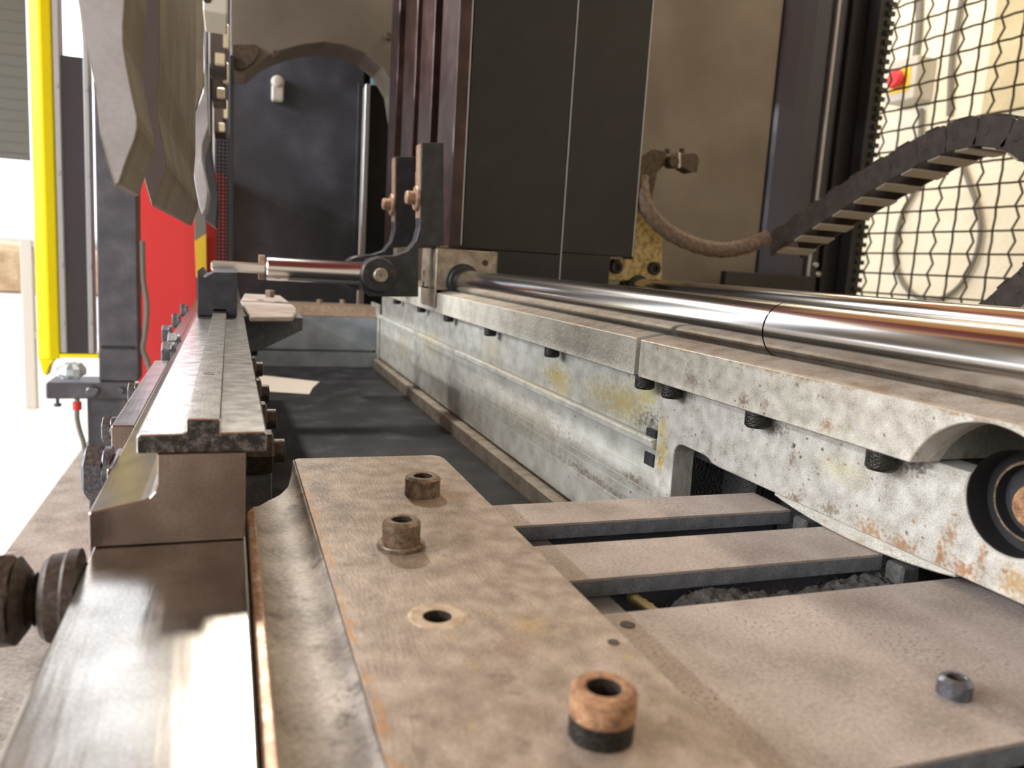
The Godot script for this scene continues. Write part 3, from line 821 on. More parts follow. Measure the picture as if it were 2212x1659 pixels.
# ================================================================ cover plate and slabs
func build_plates() -> void:
	var st := mb()
	var t := thing("cover_plate", "tan rust-stained steel cover plate with grooved left edge", "cover plate", Vector3(0.08, 0.84, -0.3))
	var z_near := 0.02
	var z_far := -0.57
	st = mb()
	plate_strip(st, [[0.0096, 0.8512], [0.0101, 0.8522], [0.0108, 0.8526], [0.0135, 0.8526], [0.0142, 0.8522]], z_near)
	part("lip", st, M.worn_edge, t, "coppery worn lip next to the bed")
	st = mb()
	var gr := [[0.0142, 0.8522]]
	for i in 23:
		var u := (i + 1) / 23.0
		gr.append([lerpf(0.0142, 0.0424, u), 0.8522 - 0.0042 * pow(sin(PI * pow(u, 1.15)), 0.55)])
	gr[-1] = [0.0430, 0.8522]
	gr.append([0.0438, 0.8525])
	plate_strip(st, gr, z_near)
	part("groove", st, M.groove, t, "grey shallow groove along the cover plate")
	# top slab with bolt hole: polygon in x,z with a rounded far right corner
	var top := PackedVector2Array([Vector2(0.0438, z_near), Vector2(0.1535, z_near), Vector2(0.1535, z_far + 0.012), Vector2(0.1515, z_far + 0.004), Vector2(0.146, z_far), Vector2(0.047, z_far), Vector2(0.0438, z_far + 0.003)])
	var hole := on_y(945, 1331, 0.8525)
	var hp := PackedVector2Array()
	for i in 28:
		hp.append(Vector2(hole.x + 0.0062 * cos(TAU * i / 28.0), hole.z + 0.0062 * sin(TAU * i / 28.0)))
	st = mb()
	prism_with_hole(st, top, hp, 1, 0.8402, 0.8525, 0.0008)
	part("top_sheet", st, M.plate, t)
	st = mb()
	lathe(st, [[0.0062, 0.0], [0.0068, 0.0001], [0.0114, 0.0002], [0.0126, 0.0]], Vector3(hole.x, 0.8525, hole.z), Vector3.UP, 36)
	part("rust_ring", st, M.ring, t, "pale rusty ring round the empty bolt hole")
	st = mb()
	lathe(st, [[0.0, 0.0], [0.0061, 0.0], [0.0061, 0.0112]], Vector3(hole.x, 0.841, hole.z), Vector3.UP, 24)
	part("hole_bottom", st, M.dark_bolt, t)
	for q in [[1325, 1388, 0.0024]]:
		var p := on_y(q[0], q[1], 0.8525)
		st = mb()
		lathe(st, [[0.0, 0.0], [q[2], 0.0], [q[2], -0.0004]], Vector3(p.x, 0.8528, p.z), Vector3.UP, 16)
		part("pin_hole_disc", st, M.dark_bolt, t)  # dark disc painting the shade of a small hole in the sheet
	var rng := RandomNumberGenerator.new()
	rng.seed = 7
	# screws on the plate
	var s1 := on_y(912, 1068, 0.8525)
	var s2 := on_y(866, 1180, 0.8525)
	var s3 := on_y(1297, 1585, 0.8525)
	cap_screw_at("cap_screw", s1, 0.0112, 0.0125, M.cap_screw, "brown rusted cap screw near the far end of the cover plate", "")
	cap_screw_at("cap_screw", s2, 0.0098, 0.0125, M.cap_screw, "shiny-rimmed cap screw on a washer on the cover plate", "", true)
	cap_screw_at("cap_screw", s3, 0.0108, 0.0165, M.rust, "orange rusted cap screw beside the edge of the cover plate", "", false, true)
	# cross slabs below the plate
	var slabs := [[-0.48, -0.438, 0.375, "narrow tan steel cross slab farthest along the bed"], [-0.4025, -0.352, 0.374, "tan steel cross slab between the two open gaps"], [-0.312, -0.183, 0.44, "broad tan steel cross slab carrying a small bolt"]]
	for s in slabs:
		var sl := thing("cross_slab", s[3], "steel slab", Vector3(0.2, 0.830, s[0]))
		st = mb()
		box(st, 0.05, s[2], 0.8385, 0.84, s[0], s[1])
		part("top_face", st, M.slab, sl)
		st = mb()
		box(st, 0.05, s[2], 0.830, 0.8384, s[0], s[1])
		part("slab_body", st, M.slab_edge, sl, "blue-grey bare steel edge of the slab")
		if s[0] == -0.312:
			var ph := on_y(1356, 1350, 0.84)
			st = mb()
			lathe(st, [[0.0, 0.0], [0.0036, 0.0], [0.0036, -0.0004]], ph + Vector3(0, 0.0003, 0), Vector3.UP, 16)
			part("pin_hole_disc", st, M.dark_bolt, sl)  # disc on the slab, pin hole shade put into its dark colour
	var sb := on_y(2060, 1500, 0.84)
	cap_screw_at("small_screw", sb, 0.0066, 0.0075, M.bolt_steel, "small grey socket screw on the broad cross slab", "")
	# dark nearer slab edge and frame under the slabs
	st = mb()
	box(st, 0.12, 0.44, 0.80, 0.8295, -0.18, 0.0, 0.002)
	single("dark_bracket", st, M.slab_edge, "dark steel ledge in front of the broad slab", "ledge")
	st = mb()
	box(st, 0.05, 0.19, 0.7505, 0.8295, -0.485, 0.0)
	box(st, 0.19, 0.37, 0.7505, 0.8295, -0.362, -0.396)
	box(st, 0.19, 0.37, 0.7505, 0.8295, -0.448, -0.475)
	single("slab_frame", st, M.post_grey, "grey painted support frame under the cross slabs", "frame")
	st = mb()
	box(st, 0.05, 0.40, 0.74, 0.75, -0.485, 0.0)
	single("sump_floor", st, M.post_grey, "grey painted sump floor under the cross slabs", "sump")
	for q in [[-0.428, 0.3775], [-0.343, 0.377]]:
		st = mb()
		box(st, q[1] - 0.002, q[1] + 0.012, 0.7505, 0.837, q[0] - 0.008, q[0] + 0.006, 0.0015)
		single("spacer_block", st, M.lint, "dusty grey spacer block at the end of a cross slab", "spacer", "spacer blocks at the slab ends")
	# fluff and a brass cable end in the gap
	st = mb()
	var fl := FastNoiseLite.new()
	fl.seed = 5
	fl.frequency = 120.0
	var nx := 60
	var nzz := 14
	var grid := []
	for i in nx + 1:
		var row := []
		for j in nzz + 1:
			var u := float(i) / nx
			var v := float(j) / nzz
			var x := 0.225 + 0.155 * u
			var zz := -0.3515 + 0.036 * v
			var lump := 0.6 + 0.4 * sin(u * 9.0) * cos(v * 3.0)
			row.append(Vector3(x, 0.8195 + 0.0085 * lump * (1.0 - v * 0.55) * smoothstep(0.0, 0.08, u) + fl.get_noise_2d(x, zz) * 0.0035, zz))
		grid.append(row)
	for i in nx:
		for j in nzz:
			var n1: Vector3 = (grid[i + 1][j] - grid[i][j]).cross(grid[i][j + 1] - grid[i][j]).normalized()
			if n1.y < 0.0:
				n1 = -n1
			quad(st, grid[i][j], grid[i + 1][j], grid[i + 1][j + 1], grid[i][j + 1], n1)
	for i in 700:
		var bx := rng.randi_range(0, nx - 1)
		var bz := rng.randi_range(0, nzz - 1)
		var p0: Vector3 = grid[bx][bz]
		var d := Vector3(rng.randf_range(-1, 1), rng.randf_range(0.2, 1.0), rng.randf_range(-1, 1)).normalized() * rng.randf_range(0.003, 0.007)
		var w2 := Vector3(rng.randf_range(-1, 1), 0.0, rng.randf_range(-1, 1)).normalized() * 0.0002
		tri(st, p0 - w2, p0 + w2, p0 + d, Vector3.UP, Vector3.UP, Vector3.UP)
	var lint := single("lint_heap", st, M.lint, "grey fibrous lint lying in the gap between the slabs", "lint")
	lint.set_meta("kind", "stuff")
	st = mb()
	box(st, 0.222, 0.385, 0.75, 0.8165, -0.351, -0.312)
	single("lint_ledge", st, M.slab, "steel ledge under the lint between the slabs", "ledge")
	st = mb()
	tube(st, smooth_path([Vector3(0.2055, 0.826, -0.357), Vector3(0.2085, 0.825, -0.348), Vector3(0.2105, 0.824, -0.338), Vector3(0.212, 0.819, -0.322)], 4), 0.0028, 8, 0.0006)
	single("cable_end", st, M.brass, "short brassy braided cable end in the dark gap", "cable")

# surface strip of the cover plate: [x, y] columns running back to the relieved corner, with a skirt below
func plate_strip(st: SurfaceTool, cols: Array, z_near: float) -> void:
	var edge := [[0.0, -0.44], [0.0096, -0.45], [0.0145, -0.463], [0.023, -0.484], [0.031, -0.498], [0.0365, -0.512], [0.040, -0.535], [0.0424, -0.562], [0.0438, -0.567], [1.0, -0.567]]
	var ends := []
	for c in cols:
		for k in edge.size() - 1:
			if c[0] >= edge[k][0] and c[0] <= edge[k + 1][0]:
				ends.append(lerpf(edge[k][1], edge[k + 1][1], (c[0] - edge[k][0]) / (edge[k + 1][0] - edge[k][0])))
				break
	for i in cols.size() - 1:
		var a := Vector3(cols[i][0], cols[i][1], z_near)
		var b := Vector3(cols[i + 1][0], cols[i + 1][1], z_near)
		var c := Vector3(b.x, b.y, ends[i + 1])
		var d := Vector3(a.x, a.y, ends[i])
		quad(st, a, b, c, d, Vector3.UP)
		quad(st, d, c, Vector3(c.x, 0.835, c.z), Vector3(d.x, 0.835, d.z), Vector3.FORWARD)
		quad(st, a, b, Vector3(b.x, 0.835, z_near), Vector3(a.x, 0.835, z_near), Vector3.BACK)
	var f := Vector3(cols[0][0], cols[0][1], z_near)
	var g := Vector3(cols[0][0], cols[0][1], ends[0])
	quad(st, f, g, Vector3(g.x, 0.835, g.z), Vector3(f.x, 0.835, f.z), Vector3.LEFT)

func prism_with_hole(st: SurfaceTool, outer: PackedVector2Array, hole: PackedVector2Array, axis: int, t0: float, t1: float, bev: float) -> void:
	# joins the hole to the outline by a slit so that one polygon describes both
	var o := outer.duplicate()
	if area2(o) < 0.0:
		o.reverse()
	var h := hole.duplicate()
	if area2(h) > 0.0:
		h.reverse()
	var up := lift(axis, Vector2.ZERO, 1.0)
	var cap := inset(o, bev)
	for i in o.size():
		var j := (i + 1) % o.size()
		var e := (o[j] - o[i]).normalized()
		var nn := lift(axis, Vector2(e.y, -e.x), 0.0)
		quad(st, lift(axis, o[i], t0), lift(axis, o[j], t0), lift(axis, o[j], t1 - bev), lift(axis, o[i], t1 - bev), nn)
		quad(st, lift(axis, o[i], t1 - bev), lift(axis, o[j], t1 - bev), lift(axis, cap[j], t1), lift(axis, cap[i], t1), nn + up)
	for i in h.size():
		var j := (i + 1) % h.size()
		var e := (h[j] - h[i]).normalized()
		quad(st, lift(axis, h[i], t0), lift(axis, h[j], t0), lift(axis, h[j], t1), lift(axis, h[i], t1), lift(axis, Vector2(e.y, -e.x), 0.0))
	# split the cap into two halves through the hole centre so that no slit is needed
	var c := Vector2.ZERO
	for p in h:
		c += p / h.size()
	for side in [-1.0, 1.0]:
		var half := PackedVector2Array([Vector2(-9, c.y), Vector2(9, c.y), Vector2(9, c.y + 9.0 * side), Vector2(-9, c.y + 9.0 * side)])
		for piece in Geometry2D.intersect_polygons(cap, half):
			var disc := h.duplicate()
			disc.reverse()
			for bit in Geometry2D.clip_polygons(piece, disc):
				var ids := Geometry2D.triangulate_polygon(bit)
				for k in range(0, ids.size(), 3):
					tri(st, lift(axis, bit[ids[k]], t1), lift(axis, bit[ids[k + 1]], t1), lift(axis, bit[ids[k + 2]], t1), up, up, up)
					tri(st, lift(axis, bit[ids[k]], t0), lift(axis, bit[ids[k + 1]], t0), lift(axis, bit[ids[k + 2]], t0), -up, -up, -up)

# ================================================================ back gauge beam
func build_beam() -> void:
	var st := mb()
	var t := thing("gauge_beam", "long light grey grooved back gauge beam", "beam", Vector3(0.4, 0.7, -1.3))
	# extruded web with ridge and fine grooves
	var w := PackedVector2Array([Vector2(0.372, 0.735)])
	for gy in [0.7715, 0.7885, 0.797, 0.8155]:
		w.append(Vector2(0.372, gy - 0.0005))
		w.append(Vector2(0.3728, gy - 0.0001))
		w.append(Vector2(0.3728, gy + 0.0002))
		w.append(Vector2(0.372, gy + 0.0006))
	for v in [Vector2(0.372, 0.8385), Vector2(0.3668, 0.8395), Vector2(0.3662, 0.841), Vector2(0.3662, 0.8462), Vector2(0.367, 0.848), Vector2(0.369, 0.8487), Vector2(0.3745, 0.849), Vector2(0.3745, 0.9058), Vector2(0.47, 0.9058), Vector2(0.47, 0.735)]:
		w.append(v)
	prism(st, w, 2, -0.6205, -2.06, 0.0004)
	part("web", st, M.web, t)
	st = mb()
	box(st, 0.356, 0.47, 0.706, 0.7305, -0.6, -2.06, 0.001)
	part("base_strip", st, M.rail_support, t, "dull lower strip below the web")
	st = mb()
	box(st, 0.392, 0.46, 0.7302, 0.7352, -0.63, -2.05)
	part("packing_strip", st, M.rail_support, t)
	# cast end bracket with arched cut-outs
	var wc := Vector2(-0.2735, 0.8965)   # wheel centre (z, y)
	var br := PackedVector2Array([Vector2(-0.6195, 0.9055), Vector2(-0.6195, 0.70), Vector2(-0.586, 0.70), Vector2(-0.5895, 0.838), Vector2(-0.5885, 0.8455), Vector2(-0.5855, 0.8505), Vector2(-0.581, 0.8532), Vector2(-0.575, 0.854), Vector2(-0.543, 0.8535), Vector2(-0.536, 0.8522), Vector2(-0.5315, 0.8497), Vector2(-0.52, 0.8488), Vector2(-0.15, 0.8488), Vector2(-0.15, 0.9055)])
	var rr := 0.0272
	var a0 := asin((0.9055 - wc.y) / rr)
	for i in 33:
		var a := lerpf(a0, -PI - a0, i / 32.0)
		br.append(wc + Vector2(cos(a), sin(a)) * rr)
	st = mb()
	prism(st, br, 0, 0.370, 0.392, 0.0008)
	part("end_bracket", st, M.bracket, t, "pitted cast end bracket of the beam")
	st = mb()
	var lug := PackedVector2Array()
	for i in 17:
		var u := i / 16.0
		lug.append(Vector2(lerpf(-0.452, -0.30, u), 0.8488 - 0.0085 * pow(sin(PI * clampf(u * 0.92 + 0.04, 0.0, 1.0)), 0.7)))
	lug.append(Vector2(-0.30, 0.8485))
	lug.append(Vector2(-0.452, 0.8485))
	prism(st, lug, 0, 0.3705, 0.39, 0.0008)
	part("casting_lug", st, M.cast_grey, t, "pale rounded casting lug below the bracket")
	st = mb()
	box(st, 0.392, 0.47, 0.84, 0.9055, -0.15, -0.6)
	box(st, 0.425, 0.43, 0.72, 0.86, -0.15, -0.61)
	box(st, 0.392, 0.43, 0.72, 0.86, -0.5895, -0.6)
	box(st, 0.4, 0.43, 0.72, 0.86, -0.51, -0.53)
	part("bracket_core", st, M.core_black, t, "near-black inside of the bracket")  # inner walls given a near-black mottled colour
	# square notches at the joint, drawn as dark raised blocks
	for q in [[1408, 941], [1404, 992]]:
		var p := on_x(q[0], q[1], 0.3716)
		st = mb()
		box(st, 0.3700, 0.3745, p.y - 0.006, p.y + 0.006, p.z - 0.009, p.z + 0.008, 0.0006)
		part("notch_block", st, M.arm, t)
	# two flange rails with a slanted top, bolted from below
	var fl := PackedVector2Array([Vector2(0.35, 0.9062), Vector2(0.3495, 0.9068), Vector2(0.3495, 0.9396), Vector2(0.3502, 0.9404), Vector2(0.3735, 0.9446), Vector2(0.378, 0.9446), Vector2(0.384, 0.9414), Vector2(0.47, 0.9414), Vector2(0.47, 0.9062)])
	var segs := [[-0.6362, -2.2, "grey flange rail along the far length of the beam"], [-0.628, -0.15, "grey flange rail with arched cut-out above the pulley"]]
	for k in 2:
		var f := thing("flange_rail", segs[k][2], "rail", Vector3(0.4, 0.9062, segs[k][0]))
		if k == 0:
			st = mb()
			prism(st, fl, 2, segs[k][0], segs[k][1], 0.0006)
			part("flange", st, M.cast_grey, f)
		else:
			# outer strip cut by an arch, then the rest behind it
			var ol := PackedVector2Array([Vector2(-0.628, 0.9062), Vector2(-0.628, 0.9396), Vector2(-0.15, 0.9396), Vector2(-0.15, 0.9062)])
			var ac := Vector2(-0.2745, 0.888)
			var ar := 0.0492
			var cut := PackedVector2Array([Vector2(-0.628, 0.9396), Vector2(-0.628, 0.9062)])
			var b0 := PI - asin((0.9062 - ac.y) / ar)
			var b1 := asin((0.9062 - ac.y) / ar)
			for i in 37:
				var a := lerpf(b0, b1, i / 36.0)
				cut.append(ac + Vector2(cos(a), sin(a)) * ar)
			cut.append(Vector2(-0.15, 0.9062))
			cut.append(Vector2(-0.15, 0.9396))
			st = mb()
			prism(st, cut, 0, 0.3495, 0.3725, 0.0006)
			part("flange", st, M.flange, f)
			st = mb()
			prism(st, PackedVector2Array([Vector2(0.3502, 0.9397), Vector2(0.3735, 0.9446), Vector2(0.378, 0.9446), Vector2(0.384, 0.9414), Vector2(0.47, 0.9414), Vector2(0.47, 0.9397)]), 2, -0.628, -0.15)
			part("sloped_top", st, M.rail_support, f, "rust-tinged sloped top of the rail")
		if k == 1:
			# solid rail body either side of the arch, which opens into a deep pocket
			for zz in [[-0.628, -0.3235], [-0.2255, -0.15]]:
				st = mb()
				box(st, 0.3726, 0.47, 0.9062, 0.9396, zz[0], zz[1])
				part("rail_body", st, M.cast_grey, f)
			st = mb()
			box(st, 0.445, 0.47, 0.9062, 0.9396, -0.3234, -0.2256)
			part("pocket_wall", st, M.cast_grey, f)
		if k == 0:
			st = mb()
			prism(st, PackedVector2Array([Vector2(0.3512, 0.9408), Vector2(0.3735, 0.9449), Vector2(0.378, 0.9449), Vector2(0.378, 0.9447), Vector2(0.3735, 0.9447), Vector2(0.3514, 0.9406)]), 2, -0.6365, -1.37)
			part("shaft_support", st, M.rail_support, f, "smooth pale support strip under the shaft")
			# pale print worn off the support strip
			var rng := RandomNumberGenerator.new()
			rng.seed = 12
			st = mb()
			for i in 16:
				var zc := -0.655 - i * 0.017 - rng.randf() * 0.006
				var wd := 0.0012 + rng.randf() * 0.0035 * (1.0 if i < 9 else 0.3)
				var u0 := 0.25 + rng.randf() * 0.25
				var u1 := u0 + 0.15 + rng.randf() * 0.3
				var pts := PackedVector3Array()
				for q in 9:
					var a := TAU * q / 9.0
					var u := lerpf(u0, u1, 0.5 + 0.5 * sin(a) * rng.randf_range(0.8, 1.1))
					pts.append(Vector3(lerpf(0.352, 0.3735, u), lerpf(0.9411, 0.9451, u), zc + wd * cos(a) * rng.randf_range(0.7, 1.2)))
				for q in range(1, 8):
					quad(st, pts[0], pts[q], pts[q + 1], pts[0], Vector3.UP)
			part("chalk_marks", st, M.white_plate, f, "pale worn paint marks on the support strip")
	# bolts hanging below the flange
	var bz := [-0.633, -0.585, -0.466, -0.349, -0.858, -1.096, -1.333, -1.543, -1.79]
	for i in bz.size():
		var near: bool = i < 4
		var lab := "oily black bolt head under the nearer flange rail" if near else "black bolt head under the far flange rail"
		var b := thing("flange_bolt", lab, "bolt", Vector3(0.3605, 0.9062, bz[i]), "bolts under the nearer flange rail" if near else "bolts under the far flange rail")
		st = mb()
		lathe(st, [[0.0, 0.0], [0.009, 0.0], [0.0092, 0.001], [0.0092, 0.0105], [0.0078, 0.0122], [0.0, 0.0122]], Vector3(0.3602, 0.9062, bz[i]), Vector3.DOWN, 24)
		part("head", st, M.bolt_black, b)
	# pulley in the bracket
	var pu := thing("pulley", "dark round pulley with rusty hub set in the end bracket", "pulley", Vector3(0.384, wc.y, wc.x))
	var pc := Vector3(0.402, wc.y, wc.x)
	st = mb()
	lathe(st, [[0.0269, 0.0306], [0.0269, 0.016], [0.0225, 0.016], [0.0212, 0.0185], [0.0195, 0.0185], [0.0188, 0.012]], pc, Vector3.LEFT, 48)  # outer step added as a black liner to darken the bracket hole wall
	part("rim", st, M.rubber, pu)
	st = mb()
	lathe(st, [[0.0215, 0.0182], [0.0207, 0.0192], [0.0195, 0.0192]], pc, Vector3.LEFT, 48)
	part("lit_ring", st, M.cap_screw, pu, "thin ring painted pale as a lit rim edge")  # rim edge catching light, painted as a paler ring
	st = mb()
	lathe(st, [[0.0192, 0.0125], [0.0, 0.0125]], pc, Vector3.LEFT, 40)
	part("disc", st, M.arm, pu)
	st = mb()
	lathe(st, [[0.0118, 0.012], [0.0118, 0.0175], [0.0108, 0.019], [0.0, 0.0195]], pc + Vector3(0, -0.0025, 0.001), Vector3.LEFT, 32)
	part("hub", st, M.rust, pu, "rusty round hub")
	for q in [Vector2(0.004, 0.0145), Vector2(-0.0045, 0.0142)]:
		st = mb()
		lathe(st, [[0.0, 0.0], [0.0016, 0.0], [0.0016, 0.001]], pc + Vector3(-0.0128, q.y, q.x), Vector3.RIGHT, 12)
		part("pin_hole_disc", st, M.dark_bolt, pu)  # small dark discs painted as shaded pin holes
	# polished shafts
	for k in 2:
		var x := 0.396 if k == 0 else 0.802
		var y := 0.9630 if k == 0 else 0.9655
		var sh := thing("guide_shaft", ["polished chrome guide shaft lying on the flange rails", "second chrome guide shaft parallel behind, ending in the yellowish clamp"][k], "shaft", Vector3(x, y - 0.0213, -0.8))
		var parts := [[-1.40, -0.4912], [-0.4895, -0.1]] if k == 0 else [[-1.52, -0.1]]
		for q in parts:
			st = mb()
			lathe(st, [[0.0, 0.0], [0.0213, 0.0], [0.0213, q[1] - q[0]], [0.0, q[1] - q[0]]], Vector3(x, y, q[0]), Vector3.BACK, 72)
			part("shaft_length", st, M.chrome, sh)
	# rear beam that carries the second shaft
	st = mb()
	prism(st, cut_corners(rect(0.765, 0.84, 0.70, 0.9441), 0.002), 2, -0.1, -1.6, 0.001)
	single("rear_beam", st, M.cast_grey, "grey beam below the second shaft", "beam")
	for k in 2:
		var xa: float = [0.39, 0.775][k]
		for z in [-0.12, -1.35, -2.0] if k == 0 else [-0.12, -1.45]:
			st = mb()
			box(st, xa, xa + 0.06, 0.006, 0.706 if k == 0 else 0.70, z, z + 0.08, 0.002)
			single("beam_stand", st, M.black_steel, ["black leg under the grooved beam", "black leg under the rear beam"][k], "stand", ["legs under the grooved beam", "legs under the rear beam"][k])
	# tray between bed and beam
	st = mb()
	box(st, 0.031, 0.356, 0.7, 0.708, -0.49, -2.07)
	single("sheet_tray", st, M.tray, "scuffed black sheet metal tray between bed and beam", "tray")
	for z in [-0.6, -1.9]:
		st = mb()
		box(st, 0.03, 0.12, 0.006, 0.6995, z, z - 0.04, 0.002)
		single("tray_stand", st, M.black_steel, "black leg under the sheet tray", "stand", "legs under the sheet tray")
	st = mb()
	prism(st, trace_y([[560, 812], [690, 826], [676, 838], [668, 853], [560, 846]], 0.7085), 1, 0.7081, 0.7105, 0.0004)
	single("white_strip", st, M.paper, "white paper strip with notched end lying on the tray", "paper strip")
	for q in [[905, 868, 0.03], [1035, 975, 0.016]]:
		var p := on_y(q[0], q[1], 0.7085)
		st = mb()
		box(st, p.x - 0.004, p.x + 0.004, 0.7081, 0.713, p.z - q[2], p.z + q[2], 0.001)
		single("metal_clip", st, M.alu, "small bright metal clip by the foot of the beam", "clip", "clips by the foot of the beam")

# ================================================================ back gauge carriage, tower, finger
func build_gauge() -> void:
	var st := mb()
	var Z := -1.38
	# bearing block
	var t := thing("bearing_block", "square brownish steel bearing block round the chrome shaft", "bearing block", Vector3(0.4, 0.9456, Z))
	var f := trace_z([[938, 652], [1070, 652], [1076, 546], [938, 535]], Z)
	var q := PackedVector2Array([Vector2(f[0].x, 0.946), Vector2(f[2].x, 0.946), Vector2(f[2].x, f[2].y + 0.001), Vector2(f[0].x, f[2].y + 0.001)])
	st = mb()
	prism(st, cut_corners(q, 0.002), 2, Z, Z - 0.05, 0.002)
	box(st, f[0].x, 0.375, 0.946, f[2].y + 0.0005, Z - 0.049, Z - 0.11)
	part("body", st, M.block, t)
	st = mb()
	prism(st, cut_corners(PackedVector2Array([Vector2(f[0].x, 0.915), Vector2(0.3488, 0.915), Vector2(0.3488, 0.95), Vector2(f[0].x, 0.95)]), 0.001), 2, Z, Z - 0.11, 0.001)
	part("skirt", st, M.block, t)
	var rc := Vector3(0.396, 0.963, Z)
	st = mb()
	lathe(st, [[0.0214, 0.0035], [0.025, 0.0035], [0.027, 0.0015], [0.031, 0.0015], [0.0325, 0.0]], rc, Vector3.BACK, 40)
	part("seal", st, M.rubber, t, "black rubber seal ring")
	for p in [[1048, 568], [906, 588], [905, 612]]:
		st = mb()
		if p[0] > 1000:
			var v := on_z(p[0], p[1], Z)
			lathe(st, [[0.0, 0.0], [0.0058, 0.0], [0.0058, 0.0005]], Vector3(v.x, v.y, Z + 0.0004), Vector3.BACK, 18)
		else:
			var v2 := on_x(p[0] + 10, p[1], f[0].x)
			lathe(st, [[0.0, 0.0], [0.0045, 0.0], [0.0045, 0.0005]], Vector3(f[0].x - 0.0004, v2.y, v2.z), Vector3.LEFT, 16)
		part("tapped_hole_disc", st, M.dark_bolt, t)  # holes are not cut: dark discs paint their shade
	st = mb()
	lathe(st, [[0.0, 0.012], [0.003, 0.012], [0.006, 0.009], [0.006, 0.0]], Vector3(0.352, f[2].y + 0.001, Z - 0.03), Vector3.UP, 16)
	part("grease_nipple", st, M.bolt_steel, t)
	# tower: black panels with ribs on the left side
	var tz := -1.435
	var tw := thing("gauge_tower", "tall black back gauge tower with ribbed left side", "tower", Vector3(0.58, 0.965, tz))
	var xs := [0.380, 0.606, 0.609, 0.7635]
	st = mb()
	box(st, 0.405, xs[1], 1.024, 1.75, tz, tz - 0.02, 0.0012)
	part("panel", st, M.black_steel, tw)
	st = mb()
	box(st, xs[2], xs[3], 1.028, 1.75, tz, tz - 0.3, 0.0012)
	part("panel", st, M.black_steel, tw)
	st = mb()
	box(st, 0.41, 0.606, 1.024, 1.7, tz - 0.021, tz - 0.32)
	part("core", st, M.black_steel, tw)
	st = mb()
	box(st, 0.465, xs[1], 0.9455, 1.0235, tz, tz - 0.3, 0.001)
	part("carriage", st, M.black_steel, tw)
	st = mb()
	box(st, xs[2], 0.715, 0.9455, 1.0275, tz, tz - 0.3, 0.001)
	part("carriage", st, M.black_steel, tw)
	for ex in [[0.4035, 0.4055, 1.03], [0.6066, 0.6084, 0.95], [0.7625, 0.7642, 1.03]]:  # pale strips added to paint the highlight lines along the panel edges
		st = mb()
		box(st, ex[0], ex[1], ex[2], 1.74, tz + 0.0006, tz - 0.012)
		part("edge_strip", st, M.alu, tw, "thin pale strip painted as an edge highlight")
	var fins := [[945, 975], [902, 928], [867, 891], [838, 853]]
	for i in 4:
		var z0: float = tz if i == 0 else on_x(fins[i][1], 287, 0.38).z
		var z1: float = on_x(fins[i][0], 287, 0.38).z
		st = mb()
		var top := 1.70
		box(st, 0.380, 0.41, 1.024, top, z0, z1, 0.002)
		part("rib", st, M.fin, tw)
		if i < 3:
			var zg: float = on_x(fins[i + 1][1], 287, 0.38).z
			st = mb()
			box(st, 0.384, 0.409, top - 0.03, top, z1 - 0.001, zg + 0.001, 0.001)
			part("spacer", st, M.tan_steel, tw)
			st = mb()
			box(st, 0.388, 0.409, 1.16, 1.19, z1 - 0.001, zg + 0.001, 0.001)
			part("spacer", st, M.tan_steel, tw)
	# two arms carrying the stop fingers
	var outline := [[914, 306], [962, 306], [962, 531], [907, 536], [907, 642], [806, 642], [786, 628], [779, 604], [784, 578], [800, 561], [822, 554], [856, 552], [884, 542], [902, 520], [910, 490]]
	var dz := [Z - 0.012, -1.62]
	var lab := ["black L-shaped gauge arm with bolt beside the bearing block", "black L-shaped gauge arm farther along the tower"]
	for k in 2:
		var pl := trace_z(outline, Z)
		st = mb()
		prism(st, pl, 2, dz[k], dz[k] - 0.035, 0.0012)
		var arm := part("finger_arm", st, M.arm, tw, lab[k])
		st = mb()
		var e0 := trace_z([[912, 308], [910, 470], [914, 470], [914, 308]], Z)
		prism(st, e0, 2, dz[k] - 0.001, dz[k] - 0.034)
		part("lit_edge", st, M.tan_steel, arm, "tan strip painted for the lit edge of the arm")  # left edge painted tan for the light falling on it
		var bc := on_z(886, 424, Z)
		var bp := Vector3(on_z(911, 424, Z).x, bc.y, dz[k] - 0.018)
		st = mb()
		lathe(st, [[0.0, 0.006], [0.021, 0.006], [0.022, 0.004], [0.022, 0.0]], bp, Vector3.LEFT, 28)
		lathe(st, [[0.0, 0.022], [0.010, 0.022], [0.0118, 0.02], [0.0118, 0.006]], bp, Vector3.LEFT, 24)
		part("bolt", st, M.tan_steel, arm)
		# spool at the foot
		var dc := on_z(819, 594, Z)
		st = mb()
		var rad := 0.031
		lathe(st, [[0.0, 0.012], [rad - 0.003, 0.012], [rad, 0.009], [rad, 0.0], [rad - 0.004, -0.003], [rad - 0.004, -0.008], [rad, -0.011], [rad, -0.02]], Vector3(dc.x, dc.y, dz[k]), Vector3.BACK, 40)
		part("pivot_disc", st, M.arm, arm)
		st = mb()
		lathe(st, [[0.0, 0.026], [0.003, 0.026], [0.0035, 0.0275], [0.0105, 0.0275], [0.012, 0.026], [0.012, 0.012]], Vector3(dc.x + 0.001, dc.y, dz[k]), Vector3.BACK, 28)
		part("pivot_pin", st, M.block, arm, "bright pivot pin with a centre hole")
		for sx in [-1.0, 1.0]:
			st = mb()
			lathe(st, [[0.0, 0.0124], [0.0052, 0.0124], [0.0062, 0.012]], Vector3(dc.x + 0.022 * sx, dc.y + 0.002, dz[k]), Vector3.BACK, 18)
			part("pin_hole_disc", st, M.dark_bolt, arm)  # disc either side of the pin, dark for painted hole shade
	# chrome stop finger
	var fi := thing("stop_finger", "polished chrome stop finger reaching across to the die block", "stop finger", Vector3(0.14, 0.95, Z))
	var fy := 0.9675
	var fx := on_z(575, 580, Z - 0.03).x
	st = mb()
